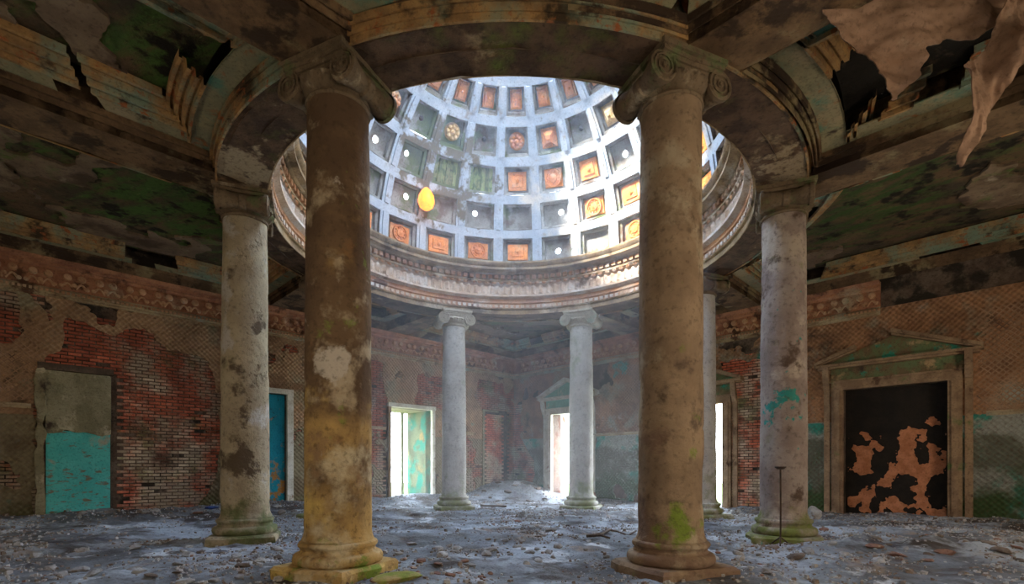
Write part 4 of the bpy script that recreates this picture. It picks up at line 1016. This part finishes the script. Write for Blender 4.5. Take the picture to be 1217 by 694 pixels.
zones = [  # centre px, spread px, count, size m, label, group, meshes
    ((250, 668), (75, 12), 34, (.07, .20), 'grey lump in the heap left of the golden column', 'plaster lumps left of the golden column', PAL + DRK[:2]),
    ((55, 662), (50, 14), 18, (.08, .22), 'pale stone at the lower left edge', 'stones at the lower left edge', PAL),
    ((600, 652), (75, 10), 40, (.06, .20), 'pale chunk between the two near columns', 'chunks between the near columns', PAL),
    ((500, 680), (45, 10), 22, (.07, .18), 'tan stone beside the foot of the golden column', 'stones beside the golden column foot', RED + PAL[:2]),
    ((660, 622), (50, 8), 22, (.06, .18), 'pale fragment in the middle of the rotunda', 'fragments in the middle of the rotunda', PAL + RED[:1]),
    ((610, 588), (45, 4), 22, (.12, .34), 'broken stone on the far corner heap', 'stones on the far corner heap', PAL + DRK),
    ((1080, 655), (110, 8), 42, (.08, .26), 'brownish stone in the ridge at lower right', 'stones of the right rubble ridge', PAL[:3] + DRK + RED[:1]),
    ((865, 660), (28, 14), 14, (.07, .2), 'loose stone between the two right columns', 'stones between the two right columns', PAL + RED),
    ((880, 602), (25, 5), 16, (.12, .32), 'bluish stone below the bright slit doorway', 'stones below the slit doorway', PAL),
    ((180, 607), (80, 5), 20, (.08, .24), 'brick fragment along the left brick wall', 'fragments along the left brick wall', RED + PAL[:3]),
]
rz_ = random.Random(5); placed = []
ORD = ['leftmost', 'second from the left', 'third from the left', 'middle left', 'middle right', 'third from the right', 'second from the right', 'rightmost']
def name_stones(lst, lab, grp):
    lst.sort(key=lambda q: -q[0]); place = lab.split(' ', 1)[1]; big, small = lst[:8], lst[8:]
    if len(big) == 8:
        for (q, o, u, tone), w in zip(sorted(big, key=lambda q: q[2]), ORD): o['label'] = 'large %s %s, %s' % (tone, place, w)
    us = sorted(q[2] for q in small)
    for q, o, u, tone in small:
        k_ = us.index(u) * 3 // max(1, len(us)); o['label'] = 'small %s %s, %s' % (tone, place, ('left third', 'middle third', 'right third')[k_])
for (cx_, cy_), (sx_, sy_), cnt, (s0, s1), lab, grp, ms in zones:
    made = 0; mine = []
    for _ in range(cnt * 8):
        if made >= cnt: break
        px, py = rz_.gauss(cx_, sx_), rz_.gauss(cy_, sy_)
        if py < 583: continue
        x, y = gp(px, py)
        if y < 4.6 or not free(x, y): continue
        sz = rz_.uniform(s0, s1) ** 1.0
        if any(math.hypot(x - a, y - b) < (sz + c) * .85 for a, b, c in placed): continue
        placed.append((x, y, sz))
        me_ = rz_.choice(ms); o_ = thing_mesh(me_.name.split('.')[0], me_, x, y, (sz * rz_.uniform(.8, 1.5), sz, sz * rz_.uniform(.7, 1.1)), rz_.uniform(0, 6.3), lab, 'stone', grp, tilt=rz_.uniform(-.3, .3)); made += 1
        mine.append((o_.scale[0] * o_.scale[2] / y, o_, x / y, {'pale_rubble': 'pale', 'dark_rubble': 'dark', 'red_rubble': 'reddish'}[me_.materials[0].name]))
    name_stones(mine, lab, grp)

# single identified things
x, y = gp(187, 600); m = MB(); m.box(-.22, .22, -.13, .13, 0, .20); o = m.build('stone_block', 'pale_rubble', label='squared grey stone block lying before the left brick wall', cat='stone')
bv = o.modifiers.new('bevel', 'BEVEL'); bv.width = .02; o.location = (x, y, hf(x, y) - .03); o.rotation_euler = (.05, .04, .5)
x, y = -2.06 + .95, 5.40; thing_mesh('mossy_slab', chunk(50, 2, .35, mat='moss_stone', name='mossy_slab'), x - .12, y, (.62, .34, .42), .5, 'mossy yellow green slab lying against the foot of the golden column', 'stone', flat=.35)
x, y = .602 * 12.4, 12.4; thing_mesh('pale_stone', chunk(55, 2, 1.3, name='pale_stone'), x, y, (.36, .3, .36), .2, 'pale upright stone leaning beside the purplish column', 'stone', flat=1.2)
x, y = gp(655, 602); m = MB(); m.box(-.42, .42, -.07, .07, 0, .05); o = m.build('plank', 'wood', label='short dark plank lying on the pale floor in the centre back', cat='plank'); o.location = (-.6, y, hf(-.6, y) + .02); o.rotation_euler = (0, .03, .12)
# branch-like twisted cable, right of centre
pts = []
for t in np.linspace(0, 1, 14):
    px = 698 + 58 * t; py = 643 - 10 * t + 2.5 * math.sin(t * 9) - 1.5; x, y = gp(px, py); pts.append((x, y, hf(x, y) + .04 + .03 * math.sin(t * 7)))
m = MB(); m.tube(pts, [.03 - .015 * t for t in np.linspace(0, 1, 14)], 6); m.tube([pts[1], (pts[1][0] + .15, pts[1][1] - .12, pts[1][2] + .02), (pts[1][0] + .3, pts[1][1] - .15, pts[1][2] - .02)], .018, 5)
m.build('branch', 'wood', smooth=True, label='dark crooked branch on the floor left of the near right column', cat='branch')
# iron stand before the purplish column
x, y = colpos[3][0] - .02, colpos[3][1] - .62
x = (927.5 - 608.5) / 597 * y
st_ = empty('iron_stand', (x, y, hf(x, y)), label='thin black iron stand with flat round top before the purplish column', cat='stand')
m = MB(); m.tube([(0, 0, 0), (.004, 0, .6), (0, 0, 1.22)], .014, 8); m.build('rod', 'iron', st_)
m = MB(); m.lathe([(.001, 1.20), (.05, 1.205), (.085, 1.235), (.088, 1.25), (.06, 1.245), (.001, 1.235)], 20); m.build('round_top', 'iron', st_, smooth=True)
m = MB()
for a in (0, 2.1, 4.2): m.tube([(0, 0, .12), (.09 * math.cos(a), .09 * math.sin(a), .05), (.15 * math.cos(a), .15 * math.sin(a), .0)], .012, 6)
m.build('foot', 'iron', st_)
# rusty jar by the right wall
x, y = gp(712, 600); x, y = TR(3.55, 0, .45).x, TR(3.55, 0, .45).y
j = empty('rusty_jar', (x, y, hf(x, y)), label='small rusty brown jar standing at the foot of the far right wall', cat='jar')
m = MB(); m.lathe([(.10, 0), (.17, .06), (.19, .16), (.13, .27), (.06, .32), (.055, .40), (.08, .43), (.05, .43), (.001, .40)], 20); m.build('body', 'rust', j, smooth=40)
m = MB(); m.lathe([(.03, .41), (.05, .46), (.03, .52), (.001, .53)], 10); m.build('stopper', 'iron', j, smooth=40)
# blue rag by brick wall
p = TL(-3.9, 0, .55); me_ = chunk(61, 2, .4, mat='blue_cloth', name='blue_rag'); thing_mesh('blue_rag', me_, p.x, p.y, (.42, .25, .3), .7, 'crumpled blue rag at the right end of the left brick wall', 'rag', flat=.4)

# fine rubble nobody could count
N_ = 42000; aa = rng.uniform(-9.5, 7.9, N_); bb_ = rng.uniform(-9.5, 7.9, N_)
dens = fbm(aa * .7, bb_ * .7, 0, 88, 4); edge = np.maximum(np.abs(aa), np.abs(bb_)) > 7.2
kp = (dens > .50) | (rng.random(N_) < .12) | edge; aa, bb_ = aa[kp], bb_[kp]; n = len(aa)
X = OX + (bb_ - aa) * S; Y = OY + (aa + bb_) * S; Z = hfloor(X, Y)
ok = np.ones(n, bool)
for cxx, cyy in colpos: ok &= np.hypot(X - cxx, Y - cyy) > .5
X, Y, Z = X[ok], Y[ok], Z[ok]; n = len(X)
size = rng.uniform(.010, .038, n) * (1 + (rng.random(n) > .93) * .9)
cube = np.array([(-1, -1, -1), (1, -1, -1), (1, 1, -1), (-1, 1, -1), (-1, -1, 1), (1, -1, 1), (1, 1, 1), (-1, 1, 1)], float) * .5
V = cube[None] * (size[:, None, None] * rng.uniform(.6, 1.5, (n, 1, 3))) * rng.uniform(.6, 1.2, (n, 8, 3)); V[:, 4:, :2] *= .75
th = rng.uniform(0, 6.28, n); c_, s_ = np.cos(th)[:, None], np.sin(th)[:, None]
VX = V[:, :, 0] * c_ - V[:, :, 1] * s_; VY = V[:, :, 0] * s_ + V[:, :, 1] * c_
V = np.stack([VX + X[:, None], VY + Y[:, None], V[:, :, 2] * .8 + (Z + size * .15)[:, None]], -1)
fc = np.array([(4, 5, 6, 7), (0, 1, 5, 4), (1, 2, 6, 5), (2, 3, 7, 6), (3, 0, 4, 7)])
F_ = (fc[None] + (np.arange(n) * 8)[:, None, None]).reshape(-1, 4); selc = rng.integers(0, 3, n)
me = bpy.data.meshes.new('fine_rubble'); me.from_pydata(V.reshape(-1, 3).tolist(), [], F_.tolist())
for q in ('pale_rubble', 'dark_rubble', 'red_rubble'): me.materials.append(MATS[q])
me.polygons.foreach_set('material_index', np.repeat(np.where(rng.random(n) < .6, 0, np.where(rng.random(n) < .93, 1, 2)), 5).astype(np.int32))
tag(link('fine_rubble', me, floor), kind='stuff')
